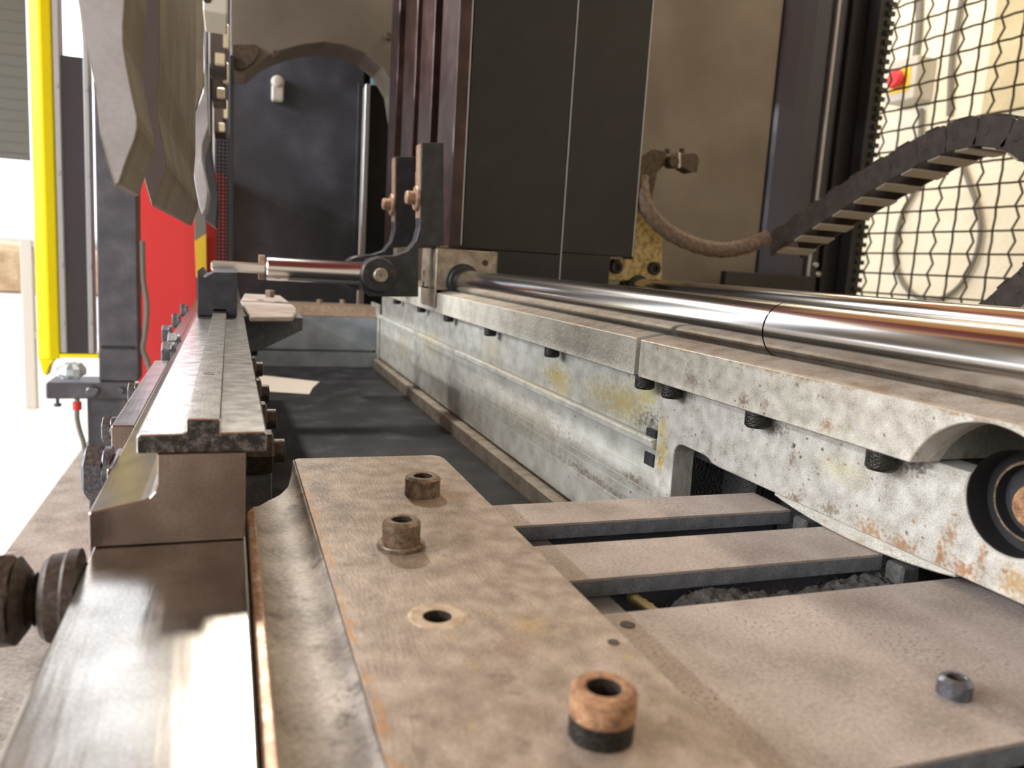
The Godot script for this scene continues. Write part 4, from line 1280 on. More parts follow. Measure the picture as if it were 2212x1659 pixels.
	lathe(st, [[0.0, 0.0], [0.018, 0.0], [0.0198, 0.002], [0.0198, 0.236 - fx]], Vector3(fx, fy, Z - 0.03), Vector3.RIGHT, 48)
	part("barrel", st, M.chrome, fi)
	st = mb()
	box(st, -0.03, fx, fy - 0.0085, fy + 0.0085, Z - 0.042, Z - 0.018, 0.003)
	part("tip", st, M.chrome, fi, "flat ground tip")
	st = mb()
	box(st, fx - 0.012, fx - 0.001, fy - 0.02, fy + 0.022, Z - 0.05, Z - 0.046, 0.001)
	part("collar_plate", st, M.tan_steel, fi)
	# yellowish clamp of the second shaft, behind the tower
	var cz := -1.47
	var cl := thing("shaft_clamp", "mottled yellowish cast clamp holding the second shaft", "clamp", Vector3(0.8, 0.9442, cz))
	var body := trace_z([[1308, 606], [1310, 572], [1330, 560], [1368, 560], [1372, 430], [1430, 470], [1431, 560], [1430, 606]], cz)
	st = mb()
	prism(st, body, 2, cz, cz - 0.05, 0.002)
	part("body", st, M.yellow_cast, cl)
	for p in [[1329, 577], [1411, 580]]:
		var v := on_z(p[0], p[1], cz)
		st = mb()
		lathe(st, [[0.0, 0.004], [0.007, 0.004], [0.007, 0.01], [0.0125, 0.01], [0.014, 0.008], [0.014, 0.0]], v, Vector3.BACK, 24)
		part("screw", st, M.bolt_black, cl)
	st = mb()
	lathe(st, [[0.0215, 0.004], [0.027, 0.004], [0.028, 0.0]], Vector3(0.802, 0.9655, cz), Vector3.BACK, 32)
	part("seal", st, M.rubber, cl)
	st = mb()
	box(st, 0.765, 0.85, 0.9442, 0.97, cz - 0.002, cz - 0.05, 0.002)
	part("foot", st, M.yellow_cast, cl)
	# sensor on an iron bracket right of the tower
	var sz := -1.6
	var se := thing("sensor_bracket", "brown iron bracket with small boxy sensor beside the tower", "sensor", Vector3(0.85, 1.1, sz))
	st = mb()
	prism(st, trace_z([[1375, 470], [1404, 455], [1420, 372], [1440, 352], [1440, 326], [1415, 322], [1392, 338], [1375, 345]], sz), 2, sz, sz - 0.02, 0.001)
	box(st, 0.762, 0.86, 1.15, 1.17, sz - 0.002, sz - 0.018, 0.001)
	part("bracket", st, M.brown_iron, se)
	st = mb()
	lathe(st, [[0.0, 0.016], [0.012, 0.016], [0.014, 0.012], [0.014, -0.01], [0.0, -0.01]], on_z(1449, 350, sz), Vector3.BACK, 24)
	part("knuckle", st, M.brown_iron, se)
	st = mb()
	prism(st, cut_corners(trace_z([[1466, 332], [1500, 330], [1508, 345], [1503, 372], [1490, 374], [1466, 360]], sz), 0.002), 2, sz + 0.008, sz - 0.03, 0.002)
	part("sensor_body", st, M.brown_iron, se)
	st = mb()
	prism(st, trace_z([[1461, 330], [1466, 330], [1466, 362], [1461, 364]], sz), 2, sz + 0.009, sz - 0.025)
	part("face_plate", st, M.white_plate, se)
	for p in [[1441, 323], [1473, 322]]:
		st = mb()
		lathe(st, [[0.0, 0.009], [0.006, 0.009], [0.006, 0.0]], on_z(p[0], p[1] + 8, sz - 0.01), Vector3.UP, 6, 0.0, true)
		part("set_screw", st, M.brown_iron, se)
	# ribbed conduit from the tower to the chain
	var pts := []
	for p in [[1384, 385, -1.46], [1388, 425, -1.445], [1408, 468, -1.435], [1450, 505, -1.43], [1505, 530, -1.42], [1560, 540, -1.41], [1612, 532, -1.4], [1660, 512, -1.385]]:
		pts.append(on_z(p[0], p[1], p[2]))
	st = mb()
	tube(st, smooth_path(pts, 10), 0.0155, 16, 0.0016, 5)
	single("conduit", st, M.conduit, "brown ribbed cable conduit hanging from tower to chain", "conduit")

# ================================================================ side frame and what shows through its throat
func build_frame() -> void:
	var st := mb()
	var z := -2.3
	var fr := thing("side_frame", "huge grey-brown machine side frame with arched throat", "machine frame", Vector3(0.9, 0.006, z))
	var arch := [[497, 158], [530, 158], [550, 142], [580, 121], [612, 108], [650, 97], [700, 91], [745, 97], [790, 115], [825, 145], [852, 192], [862, 260]]
	var op := trace_z(arch, z)
	var right := op[-1].x
	var outl := PackedVector2Array([Vector2(-0.004, 1.97), Vector2(op[0].x, op[0].y)])
	for i in range(1, op.size()):
		outl.append(op[i])
	outl.append(Vector2(right + 0.01, 0.72))
	outl.append(Vector2(right + 0.01, 0.006))
	outl.append(Vector2(1.70, 0.006))
	outl.append(Vector2(1.70, 1.97))
	st = mb()
	prism(st, outl, 2, z, z - 0.16, 0.002)
	part("frame_plate", st, M.frame, fr)
	st = mb()
	prism(st, cut_corners(trace_z([[500, 100], [500, 152], [528, 152], [548, 138], [560, 118], [556, 100]], z), 0.004), 2, z + 0.02, z, 0.002)
	part("dark_lug", st, M.brown_iron, fr)
	for p in [[595, 118], [838, 80]]:
		st = mb()
		lathe(st, [[0.0, 0.012], [0.008, 0.012], [0.01, 0.01], [0.01, 0.0]], on_z(p[0], p[1], z), Vector3.BACK, 12)
		part("screw", st, M.brown_iron, fr)
	# charcoal guard door behind the throat
	z = -2.75
	var d := thing("guard_door", "charcoal guard door seen through the arched throat", "guard door", Vector3(0.2, 0.006, z))
	st = mb()
	box(st, -0.05, 0.414, 0.3, 1.9, z, z - 0.03, 0.002)
	part("leaf", st, M.charcoal, d)
	st = mb()
	box(st, 0.418, 0.434, 0.3, 1.56, z + 0.012, z - 0.02, 0.002)
	part("edge_strip", st, M.alu, d, "pale metal edge strip")
	st = mb()
	box(st, 0.396, 0.402, 0.3, 1.56, z + 0.003, z, 0.0005)
	part("seam_strip", st, M.charcoal, d)
	st = mb()
	box(st, 0.435, 0.75, 0.006, 2.0, z - 0.01, z - 0.05, 0.001)
	box(st, -0.02, 0.75, 1.56, 2.0, z - 0.035, z - 0.06)
	box(st, -0.02, 0.4, 0.006, 0.3, z, z - 0.03)
	part("dark_surround", st, M.black_steel, d)
	var k := on_z(599, 190, z)
	st = mb()
	lathe(st, [[0.0, 0.04], [0.012, 0.038], [0.0195, 0.03], [0.021, 0.02], [0.018, 0.006], [0.018, 0.0]], Vector3(k.x, k.y + 0.014, z), Vector3.BACK, 24)
	part("latch_knob", st, M.white_plate, d, "pale grey round latch knob")
	st = mb()
	box(st, k.x - 0.0185, k.x + 0.0185, k.y - 0.045, k.y + 0.005, z + 0.03, z, 0.005)
	part("latch_tab", st, M.white_plate, d)
	st = mb()
	var tb := trace_z([[802, 152], [836, 155], [836, 186], [802, 184]], z)
	prism(st, tb, 2, z + 0.004, z - 0.01, 0.001)
	part("teal_plate", st, M.teal, d, "small teal plate")  # teal plate standing in for something beyond the door
	st = mb()
	lathe(st, [[0.0, 0.01], [0.008, 0.008], [0.01, 0.0]], on_z(831, 168, z + 0.005), Vector3.BACK, 16)
	part("button", st, M.white_plate, d)
	# cross beam at the end of the tray
	z = -2.075
	var cb := thing("cross_beam", "blue-grey cross beam closing the far end of the tray", "beam", Vector3(0.2, 0.70, z))
	st = mb()
	prism(st, PackedVector2Array([Vector2(z + 0.006, 0.70), Vector2(z + 0.006, 0.745), Vector2(z - 0.1, 0.745), Vector2(z - 0.1, 0.70)]), 0, 0.031, 0.3655, 0.001)
	part("lower_flange", st, M.blue_grey, cb)
	st = mb()
	prism(st, PackedVector2Array([Vector2(z, 0.752), Vector2(z, 0.838), Vector2(z - 0.03, 0.862), Vector2(z - 0.1, 0.862), Vector2(z - 0.1, 0.752)]), 0, 0.031, 0.3655, 0.001)
	part("upper_body", st, M.blue_grey, cb)
	st = mb()
	box(st, 0.035, 0.362, 0.7452, 0.7518, z - 0.01, z - 0.09)
	part("recess", st, M.blue_grey, cb)
	st = mb()
	prism(st, PackedVector2Array([Vector2(z + 0.0006, 0.839), Vector2(z - 0.03, 0.8632), Vector2(z - 0.16, 0.8632), Vector2(z - 0.16, 0.86), Vector2(z - 0.031, 0.862), Vector2(z, 0.838)]), 0, 0.04, 0.372)
	part("dusty_top", st, M.dusty_top, cb, "tan dusty top edge")
	st = mb()
	box(st, 0.366, 0.371, 0.70, 0.875, z + 0.02, z - 0.1, 0.001)
	part("end_plate", st, M.extrusion, cb)
	st = mb()
	for p in [[690, 655], [740, 655]]:
		lathe(st, [[0.0, 0.01], [0.008, 0.01], [0.008, 0.0]], on_y(p[0], p[1], 0.8632), Vector3.UP, 6, 0.0, true)
	part("stud", st, M.dusty_top, cb)
	# gusset bracket behind the bed
	var gy := 0.912
	var gb := thing("gusset_bracket", "tan-topped bracket plate with slanted gusset behind the bed", "bracket", Vector3(0.05, 0.85, -1.4))
	var pl := trace_y([[519, 650], [528, 634], [606, 638], [640, 664], [640, 674], [632, 684], [540, 684]], gy)
	st = mb()
	prism(st, pl, 1, gy - 0.007, gy, 0.0015)
	part("top_plate", st, M.slab, gb)
	var zn := on_y(600, 676, gy).z - 0.02
	st = mb()
	prism(st, PackedVector2Array([Vector2(0.0085, gy - 0.0072), Vector2(0.1, gy - 0.0072), Vector2(0.1, gy - 0.025), Vector2(0.04, 0.855), Vector2(0.0085, 0.85)]), 2, zn, zn - 0.1, 0.001)
	part("gusset", st, M.slab_edge, gb)
	var st2 := mb()
	lathe(st2, [[0.0, 0.013], [0.008, 0.013], [0.009, 0.012], [0.009, 0.0]], on_y(583, 642, gy), Vector3.UP, 6, 0.0, true)
	part("stud", st2, M.dusty_top, gb)
	for p in [[601, 652], [562, 648]]:
		st2 = mb()
		var v := on_y(p[0], p[1], gy)
		lathe(st2, [[0.0, 0.0], [0.0062, 0.0], [0.0062, -0.0005]], v + Vector3(0, 0.0004, 0), Vector3.UP, 14)
		part("bolt_hole_disc", st2, M.dark_bolt, gb)  # dark discs on the plate paint the shade of bolt holes

# ================================================================ ram with punches
func build_ram() -> void:
	var st := mb()
	box(st, 0.03, 0.40, 1.82, 2.4, 0.3, -2.25, 0.004)
	single("upper_beam", st, M.ram_red, "dark red upper beam of the machine over the gauge", "beam")
	st = mb()
	box(st, -0.13, -0.03, 1.5605, 1.7, -0.36, -1.08, 0.004)
	box(st, -0.03, 0.03, 1.6, 1.7, -0.4, -0.5, 0.004)
	box(st, 0.0, 0.03, 1.6, 1.84, -0.4, -0.5, 0.004)
	single("punch_holder", st, M.post_grey, "grey bar that carries the gooseneck punches", "tool holder")
	# lamp added out of view under the upper beam to brighten the bed
	var wl := thing("bed_fill_lamp", "small added fill lamp under the red upper beam", "lamp", Vector3(0.06, 1.74, -1.7))
	st = mb()
	box(st, 0.02, 0.10, 1.755, 1.82, -1.78, -1.62, 0.004)
	part("housing", st, M.box_grey, wl)
	st = mb()
	box(st, 0.03, 0.09, 1.75, 1.755, -1.77, -1.63)
	part("tube", st, M.lamp, wl)
	var light := AreaLight3D.new()
	light.name = "lamp_light"
	light.area_size = Vector2(0.06, 0.14)
	light.light_color = c8(255, 248, 236)
	light.light_energy = 1.9
	light.area_range = 12.0
	light.shadow_enabled = true
	wl.add_child(light, true)
	light.position = Vector3(0, 0.006, 0)
	light.rotation_degrees = Vector3(-60, 180, 0)
	var prof := [[150, -300], [163, -20], [170, 20], [182, 92], [198, 160], [207, 200], [216, 290], [232, 350], [248, 402], [258, 398], [276, 345], [294, 300], [299, 275], [298, 250], [288, 205], [276, 145], [269, 100], [268, 60], [272, 0], [276, -60], [280, -300]]
	var p2 := trace_z(prof, -0.38)
	var lab := ["pale worn gooseneck punch segment hanging from the ram", "long brown gooseneck punch hanging behind the pale segment"]
	var span := [[-0.38, -0.457], [-0.548, -1.06]]
	for k in 2:
		var t := thing("gooseneck_punch", lab[k], "punch", Vector3(-0.12, p2[8].y, span[k][0]))
		st = mb()
		var q := p2.duplicate()
		q[0].y = 1.56
		q[q.size() - 1].y = 1.56
		prism(st, q, 2, span[k][0] - 0.0006, span[k][1], 0.0006)
		part("body", st, M.punch, t)
		st = mb()
		prism(st, inset_ccw(q, 0.0008), 2, span[k][0], span[k][0] - 0.0006)
		part("end_face", st, M.punch_lit if k == 0 else M.clamp_dark, t, "light grey scuffed end face painted as daylit" if k == 0 else "")  # near end painted as daylit, far end in a dark tone
	st = mb()
	prism(st, trace_z([[396, -40], [438, -40], [440, 180], [426, 230], [412, 262], [396, 250]], -1.5), 2, -1.5, -1.52, 0.001)
	single("holder_plate", st, M.punch, "brown holder plate behind the long gooseneck punch", "plate")
	# slim pale punch and a dark one behind
	var t3 := thing("slim_punch", "slim pale curved punch between gooseneck and clamps", "punch", Vector3(-0.07, 1.02, -1.55))
	st = mb()
	prism(st, trace_z([[436, -30], [447, -30], [447, 150], [449, 240], [450, 272], [437, 312], [436, 345], [449, 412], [444, 450], [437, 463], [429, 440], [420, 390], [413, 330], [411, 262], [426, 232], [438, 200], [440, 140], [438, 60]], -1.55), 2, -1.55, -1.75, 0.001)
	part("body", st, M.punch_lit, t3)  # body drawn in the punch colour painted as daylit
	st = mb()
	box(st, -0.075, -0.045, 1.58, 1.72, -1.56, -1.74)
	part("tang", st, M.clamp_dark, t3)
	var t4 := thing("dark_punch", "dark punch with slanted tip behind the slim pale one", "punch", Vector3(-0.05, 1.03, -1.8))
	st = mb()
	prism(st, trace_z([[440, -30], [452, -30], [453, 290], [458, 350], [467, 400], [470, 430], [466, 492], [442, 474], [438, 430], [434, 350], [436, 300]], -1.8), 2, -1.8, -2.1, 0.001)
	part("body", st, M.punch_dark, t4)
	st = mb()
	box(st, -0.065, -0.04, 1.6, 1.72, -1.82, -2.08)
	part("tang", st, M.clamp_dark, t4)
	# clamp stack right of the punches
	var cs := [[-1.3, [438, 491], [-120, 24], true], [-1.52, [452, 490], [24, 140], false], [-1.72, [458, 489], [140, 212], false], [-1.92, [462, 488], [212, 285], false]]
	var cl := ["pale clamp plate with dark disc painted as a hole on the ram", "upper dark tool clamp with pale square pad", "middle dark tool clamp with pale square pad", "lowest dark tool clamp with pale square pad"]
	for i in cs.size():
		var z: float = cs[i][0]
		var v0 := on_z(cs[i][1][0], cs[i][2][1], z)
		var v1 := on_z(cs[i][1][1], cs[i][2][0], z)
		var t := thing("tool_clamp", cl[i], "clamp", Vector3((v0.x + v1.x) / 2, v0.y, z))
		st = mb()
		box(st, v0.x, v1.x, v0.y, 1.719, z, z - 0.12, 0.002)
		part("body", st, M.white_plate if i == 0 else M.clamp_dark, t)
		st = mb()
		if i == 0:
			lathe(st, [[0.0, 0.0], [0.006, 0.0], [0.006, 0.0005]], on_z(441, 3, z) + Vector3(0.004, 0.004, 0.0004), Vector3.BACK, 16)
			part("hole", st, M.dark_bolt, t)  # dark disc on the clamp face, painted as a shaded hole
		else:
			box(st, v0.x + 0.009, v1.x - 0.002, v0.y, v0.y + 0.02, z + 0.012, z, 0.002)
			part("pad", st, M.clamp_light, t)
			st = mb()
			box(st, v1.x - 0.006, v1.x + 0.004, v0.y + 0.03, v0.y + 0.07, z + 0.004, z - 0.02, 0.002)
			part("spring_strip", st, M.clamp_light, t)

# ================================================================ front guard: light curtain, post, red panel
func build_front_guard() -> void:
	var st := mb()
	var z := -2.2
	var t := thing("light_curtain", "bright yellow light curtain column beside the grey post", "light curtain", Vector3(-0.38, 0.69, z))
	st = mb()
	prism(st, cut_corners(PackedVector2Array([Vector2(-0.4435, z), Vector2(-0.418, z + 0.012), Vector2(-0.396, z + 0.004), Vector2(-0.396, z - 0.07), Vector2(-0.4435, z - 0.07)]), 0.003), 1, 0.7, 1.57, 0.002)
	part("yellow_housing", st, M.yellow, t)
	st = mb()
	prism(st, trace_z([[82, 766], [108, 768], [132, 770], [118, 776], [106, 790], [100, 812], [92, 805]], z), 2, z, z - 0.05, 0.001)
	part("end_horn", st, M.yellow, t)
	st = mb()
	var yb := on_z(150, 772, z).y
	box(st, -0.396, -0.308, yb, yb + 0.009, z + 0.006, z - 0.06, 0.002)
	part("foot_strip", st, M.yellow, t)
	for q in [[-0.395, -0.379], [-0.332, -0.318]]:
		st = mb()
		box(st, q[0], q[1], yb + 0.01, 1.565, z + 0.004, z - 0.04, 0.003)
		part("alu_strip", st, M.alu, t)
		for y in [0.79, 0.93, 1.15, 1.35]:
			st = mb()
			lathe(st, [[0.0, 0.002], [0.004, 0.002], [0.005, 0.0]], Vector3((q[0] + q[1]) / 2, y, z + 0.004), Vector3.BACK, 12)
			part("screw", st, M.alu, t)
	st = mb()
	box(st, -0.379, -0.332, yb + 0.01, on_z(165, 122, z).y, z - 0.004, z - 0.04)
	part("window", st, M.smoked, t, "dark smoked window strip")
	# post and shelf
	var p := thing("guard_post", "dark grey square post standing on a bolted shelf", "post", Vector3(-0.26, 0.45, z))
	st = mb()
	box(st, -0.3085, -0.218, 0.645, 1.37, z + 0.01, z - 0.08, 0.003)
	part("upright", st, M.post_grey, p)
	st = mb()
	box(st, -0.4235, -0.235, 0.604, 0.6445, z + 0.03, z - 0.08, 0.003)
	part("shelf", st, M.post_grey, p)
	st = mb()
	prism(st, PackedVector2Array([Vector2(-0.336, 0.604), Vector2(-0.13, 0.604), Vector2(-0.13, 0.1), Vector2(-0.336, 0.1)]), 2, z + 0.015, z - 0.06, 0.002)
	box(st, -0.336, -0.0605, 0.1, 0.3, z - 0.06, z - 0.1)
	part("hanger_plate", st, M.post_grey, p)
	for q in [[200, 845, 0.014], [262, 842, 0.008]]:
		st = mb()
		lathe(st, [[0.0, 0.014], [q[2] * 0.8, 0.014], [q[2], 0.011], [q[2], 0.0]], on_z(q[0], q[1], z + 0.03), Vector3.BACK, 20)
		part("bolt", st, M.bolt_steel, p)
	st = mb()
	var kn := on_z(124, 860, z)
	lathe(st, [[0.0, 0.026], [0.008, 0.024], [0.009, 0.018], [0.004, 0.015], [0.004, 0.0]], Vector3(kn.x, 0.604, z), Vector3.DOWN, 16)
	part("knob", st, M.post_grey, p)
	st = mb()
	box(st, -0.302, -0.225, on_z(250, 752, z).y, on_z(250, 746, z).y, z + 0.013, z + 0.009)
	part("cable_tie", st, M.post_black, p)
	# cables
	st = mb()
	var pts := []
	for q in [[307, 520], [309, 600], [317, 660], [313, 720], [308, 752], [316, 775], [324, 800]]:
		pts.append(on_z(q[0], q[1], z))
	tube(st, smooth_path(pts, 5), 0.007, 10)
	single("post_cable", st, M.cable_grey, "grey cable running down the side of the post", "cable")
	st = mb()
	pts = []
	for q in [[167, 862], [166, 900], [172, 930], [180, 955], [184, 985]]:
		pts.append(on_z(q[0], q[1], z + 0.025))
	tube(st, smooth_path(pts, 5), 0.006, 10)
	var hc := single("hanging_cable", st, M.cable_grey, "grey cable with red plug hanging under the shelf", "cable")
	st = mb()
	lathe(st, [[0.0, 0.0], [0.01, 0.0], [0.01, 0.02], [0.0, 0.022]], on_z(167, 885, z + 0.025), Vector3.UP, 14)
	part("plug", st, M.red_knob, hc)
	# clear plastic wrapping on the shelf
	st = mb()
	var rng := RandomNumberGenerator.new()
	rng.seed = 21
	var c0 := on_z(155, 806, z + 0.005)
	var ring := []
	for i in 6:
		var row := []
		for j in 14:
			var lat := -PI / 2 + PI * i / 5.0
			var lon := TAU * j / 14.0
			var r := 1.0 + rng.randf_range(-0.22, 0.22) * (1.0 if i > 0 and i < 5 else 0.0)
			row.append(Vector3(c0.x, 0.6705, c0.z) + Vector3(0.032 * cos(lat) * cos(lon), 0.022 * sin(lat), 0.024 * cos(lat) * sin(lon)) * r)
		ring.append(row)
	for i in 5:
		for j in 14:
			var j2 := (j + 1) % 14
			var mid: Vector3 = (ring[i][j] + ring[i + 1][j2]) / 2.0 - Vector3(c0.x, 0.6705, c0.z)
			quad(st, ring[i][j], ring[i][j2], ring[i + 1][j2], ring[i + 1][j], mid)
	single("plastic_wrap", st, M.plastic_film, "crumpled clear plastic wrap lying on the post shelf", "plastic wrap")
	# red front panel of the far upright
	z = -2.6
	st = mb()
	prism(st, cut_corners(PackedVector2Array([Vector2(-0.262, 0.006), Vector2(-0.012, 0.006), Vector2(-0.012, 1.215), Vector2(-0.262, 1.215)]), 0.004), 2, z, z - 0.14, 0.003)
	single("red_panel", st, M.red, "bright red painted cabinet panel behind the punches", "panel")
	# hazard tape strip and perforated guard
	var hz := thing("hazard_strip", "upright strip with grey and yellow hazard bands", "strip", Vector3(-0.075, 0.5, -2.45))
	var segs := [[[418, 370], [445, 370], [445, 505], [421, 520]], [[421, 520], [445, 505], [446, 590], [424, 600]], [[424, 600], [446, 590], [447, 690], [425, 690]]]
	for i in 3:
		st = mb()
		prism(st, trace_z(segs[i], -2.45), 2, -2.45, -2.47, 0.0006)
		part("band", st, [M.grey_tape, M.yellow_tape, M.post_black][i], hz)
	st = mb()
	box(st, -0.09, -0.07, 0.3, 1.3, -2.471, -2.6)
	part("backing", st, M.post_black, hz)
	var pf := thing("perforated_strip", "narrow black perforated metal strip beside the guard door", "strip", Vector3(-0.03, 0.8, -2.268))
	var a := on_z(470, 290, -2.268)
	var b := on_z(493, 560, -2.268)
	var rows := 34
	var cols := 3
	var sx := (b.x - a.x) / cols
	var sy := (a.y - b.y) / rows
	st = mb()
	for i in cols + 1:
		box(st, a.x + sx * i - 0.0022, a.x + sx * i + 0.0022, b.y - 0.12, a.y, -2.268, -2.272)
	for j in rows + 1:
		box(st, a.x, b.x, b.y + sy * j - 0.002, b.y + sy * j + 0.002, -2.268, -2.2718)
	part("mesh", st, M.post_black, pf)
	st = mb()
	box(st, b.x, b.x + 0.012, 0.006, a.y + 0.2, -2.264, -2.279, 0.001)
	part("edge_bar", st, M.post_black, pf)

# ================================================================ right side: posts, mesh guard, wall fittings, chain
func build_right_side() -> void:
	var st := mb()
	var z := -2.3
	var pp := thing("corner_post", "dark navy folded sheet corner post right of the frame", "post", Vector3(1.85, 0.006, z))
	st = mb()
	prism(st, PackedVector2Array([Vector2(1.701, z - 0.02), Vector2(1.72, z + 0.01), Vector2(1.76, z + 0.035), Vector2(1.8, z + 0.05), Vector2(1.85, z + 0.055), Vector2(1.87, z + 0.04), Vector2(1.87, z - 0.1), Vector2(1.701, z - 0.1)]), 1, 0.006, 2.6, 0.002)
	part("folded_sheet", st, M.navy, pp)
	st = mb()
	box(st, 1.871, 1.883, 0.006, 2.6, z + 0.06, z - 0.1, 0.003)
	part("edge_strip", st, M.alu, pp, "bright metal edge strip")
	st = mb()
	box(st, 1.884, 1.94, 0.006, 2.6, z + 0.03, z - 0.1, 0.004)
	part("channel", st, M.navy, pp)
	st = mb()
	box(st, 1.941, 2.06, 0.006, 2.6, z + 0.05, z - 0.1, 0.004)
	part("outer_channel", st, M.post_black, pp)
	# latch knobs low on the post
	st = mb()
	for q in [[1757, 572], [1762, 592]]:
		var v := on_z(q[0], q[1], z + 0.05)
		lathe(st, [[0.0, 0.02], [0.008, 0.018], [0.011, 0.012], [0.008, 0.0]], v, Vector3.BACK, 14)
	part("latch_knob", st, M.alu, pp)
	st = mb()
	box(st, 1.5, 1.86, 0.006, 1.02, z + 0.12, z + 0.09, 0.003)
	single("low_black_sheet", st, M.black_steel, "low black sheet at the foot of the corner post", "cabinet")  # thin black sheet filling the darker area by the post
	# mesh guard
	var fx := 2.045
	var g := thing("mesh_guard", "crimped wire mesh guard panel in front of the cream wall", "mesh guard", Vector3(fx, 0.006, -1.7))
	st = mb()
	box(st, fx - 0.048, fx + 0.005, 0.006, 2.6, -2.19, -2.24, 0.002)
	for i in 70:
		box(st, fx - 0.02, fx + 0.011, 0.5 + i * 0.03, 0.515 + i * 0.03, -2.19, -2.182)
	part("frame_bar", st, M.post_black, g)
	var zs := -2.16
	var pitch := 0.066
	var k := 0
	while zs + k * pitch < -1.3:
		st = mb()
		var pts := []
		for i in 60:
			var y := 0.75 + i * pitch * 0.5
			pts.append(Vector3(fx + 0.004 * (1.0 if (i + k) % 2 == 0 else -1.0), y, zs + k * pitch + 0.005 * (1.0 if i % 2 == 0 else -1.0)))
		tube(st, pts, 0.0036, 6)
		part("wire", st, M.wire, g)
		k += 1
	for i in 29:
		st = mb()
		var pts := []
		for j in 30:
			pts.append(Vector3(fx + 0.003 * (1.0 if (i + j) % 2 == 0 else -1.0), 0.78 + i * pitch, -2.19 + j * pitch * 0.5))
		tube(st, pts, 0.0034, 6)
		part("wire", st, M.wire, g)
	# emergency switch on the wall
	var wx := 3.2
	var e := on_x(1986, 180, wx)
	var sw := thing("emergency_switch", "grey switch box with red knob on yellow plate on the cream wall", "switch", e)
	st = mb()
	box(st, wx - 0.12, wx, e.y - 0.1, e.y + 0.1, e.z - 0.09, e.z + 0.09, 0.006)
	part("box", st, M.box_grey, sw)
	st = mb()
	box(st, wx - 0.124, wx - 0.12, e.y - 0.06, e.y + 0.06, e.z - 0.06, e.z + 0.06, 0.001)
	part("yellow_plate", st, M.yellow_label, sw)
	st = mb()
	lathe(st, [[0.0, 0.05], [0.035, 0.048], [0.045, 0.038], [0.045, 0.026], [0.03, 0.02], [0.028, 0.0]], Vector3(wx - 0.124, e.y, e.z), Vector3.LEFT, 28)
	part("red_knob", st, M.red_knob, sw)
	# wall conduits and cables
	var runs := [[[[1988, -60], [1984, 60], [1976, 130]], 0.016, "grey conduit running down to the switch box"], [[[2085, -60], [2070, 40], [2056, 120], [2050, 250]], 0.012, "grey cable dropping down the cream wall"], [[[1990, 235], [1988, 300], [1985, 330]], 0.012, "short grey cable under the switch box"],
		[[[2070, 330], [2095, 400], [2112, 450], [2118, 500], [2105, 560], [2070, 620], [2020, 648], [1970, 635], [1940, 590], [1934, 530], [1950, 460], [1980, 400], [1986, 330]], 0.011, "grey cable hanging in a wide loop on the wall"]]
	for r in runs:
		var pts := []
		for q in r[0]:
			pts.append(on_x(q[0], q[1], wx - 0.02))
		st = mb()
		tube(st, smooth_path(pts, 6), r[1], 10)
		single("wall_cable", st, M.cable_grey, r[2], "cable")
	st = mb()
	var b0 := on_x(2150, 100, wx)
	box(st, wx - 0.03, wx, on_x(2150, 245, wx).y, b0.y + 1.0, b0.z, b0.z + 0.9, 0.003)
	single("wall_board", st, M.board, "beige board fixed to the cream wall", "board")
	# energy chain
	var path := []
	for q in [[1662, 530], [1700, 503], [1752, 468], [1806, 432], [1862, 396], [1920, 361], [1978, 328], [2036, 301], [2094, 284], [2150, 280], [2204, 296], [2250, 335], [2282, 395], [2292, 470], [2278, 540], [2240, 590], [2196, 628], [2150, 668], [2100, 712]]:
		path.append(on_x(q[0], q[1], 1.1))
	var dense := smooth_path(path, 12)
	var ch := thing("cable_chain", "dark jointed plastic cable chain arching over the shafts", "cable chain", Vector3(1.15, 0.945, -1.1))
	var want := 0.054
	var p_at := 0
	var prev: Vector3 = dense[0]
	var i_link := 0
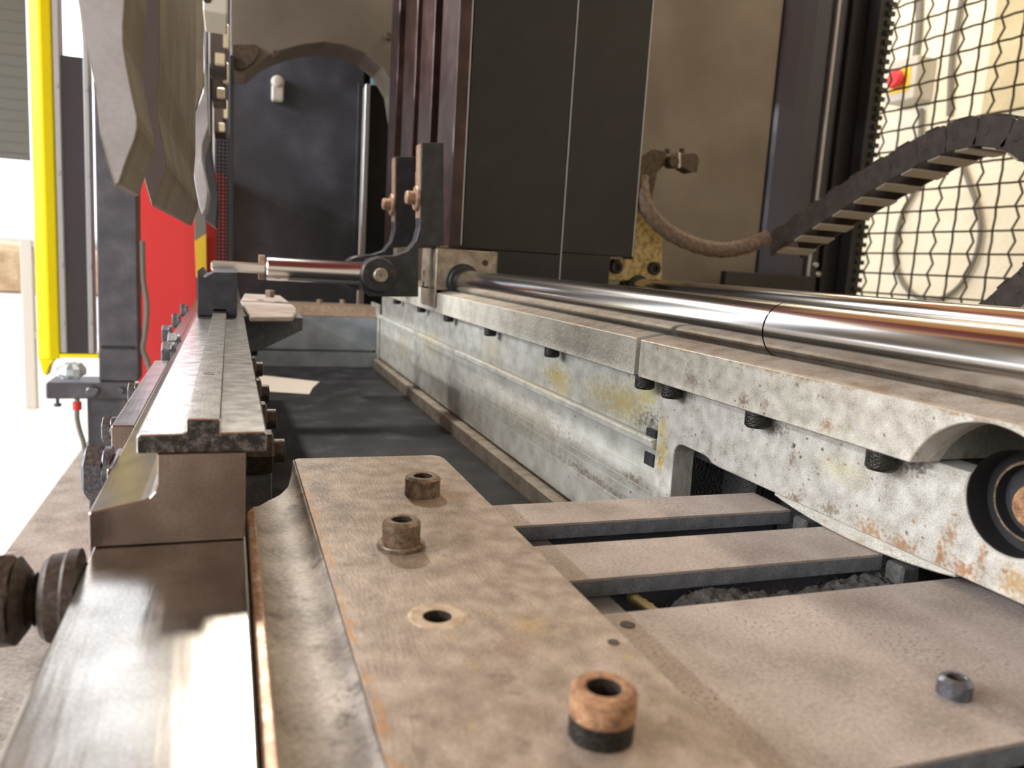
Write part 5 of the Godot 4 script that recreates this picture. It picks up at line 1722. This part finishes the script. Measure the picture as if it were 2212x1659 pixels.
	while p_at < dense.size() - 1:
		var nxt := p_at
		while nxt < dense.size() - 1 and (dense[nxt] - prev).length() < want:
			nxt += 1
		var q1: Vector3 = dense[nxt]
		var mid := (prev + q1) / 2.0
		var dir := (q1 - prev).normalized()
		var upv := Vector3.RIGHT.cross(dir).normalized()
		if i_link == 0 and upv.y < 0.0:
			pass
		link(ch, mid, dir, upv if i_link >= 0 else upv, (q1 - prev).length() * 0.5)
		prev = q1
		p_at = nxt
		i_link += 1

func link(parent: Node3D, mid: Vector3, dir: Vector3, up: Vector3, half: float) -> void:
	var hh := 0.0235
	var l := half
	var o := Node3D.new()
	o.name = "link"
	parent.add_child(o, true)
	o.position = mid - origin_of(parent)
	for s in [0, 1]:
		var st := mb()
		var xa: float = 1.1 + s * 0.078
		var pl := []
		for q in [[-l - 0.004, -hh], [l - 0.006, -hh], [l - 0.002, -hh + 0.004], [l - 0.002, hh - 0.004], [l - 0.006, hh], [-l - 0.004, hh], [-l - 0.001, 0.0]]:
			var v: Vector3 = mid + dir * q[0] + up * q[1]
			pl.append(Vector2(v.z, v.y))
		prism(st, PackedVector2Array(pl), 0, xa, xa + 0.007, 0.001)
		# overlapping inner half of the side plate
		pl = []
		for q in [[l - 0.01, -hh * 0.8], [l + 0.01, -hh * 0.8], [l + 0.01, hh * 0.8], [l - 0.01, hh * 0.8]]:
			var v2: Vector3 = mid + dir * q[0] + up * q[1]
			pl.append(Vector2(v2.z, v2.y))
		prism(st, PackedVector2Array(pl), 0, xa + 0.002, xa + 0.006)
		part("side_plate", st, M.chain, o)
	for s in [-1.0, 1.0]:
		var st := mb()
		var pl := []
		for q in [[-l * 0.42, hh * s], [l * 0.42, hh * s], [l * 0.42, (hh + 0.003) * s], [-l * 0.42, (hh + 0.003) * s]]:
			var v: Vector3 = mid + dir * q[0] + up * q[1]
			pl.append(Vector2(v.z, v.y))
		prism(st, PackedVector2Array(pl), 0, 1.1, 1.185, 0.0006)
		part("crossbar", st, M.chain_bar_lit if s * up.y < 0.0 else M.chain, o)  # underside bars painted paler, as lit; top bars stay dark
	var sp := mb()
	lathe(sp, [[0.0, 0.001], [0.006, 0.001], [0.007, 0.0]], Vector3(1.1, mid.y, mid.z) - dir * l * 0.5, Vector3.LEFT, 14)
	part("pivot", sp, M.chain, o)
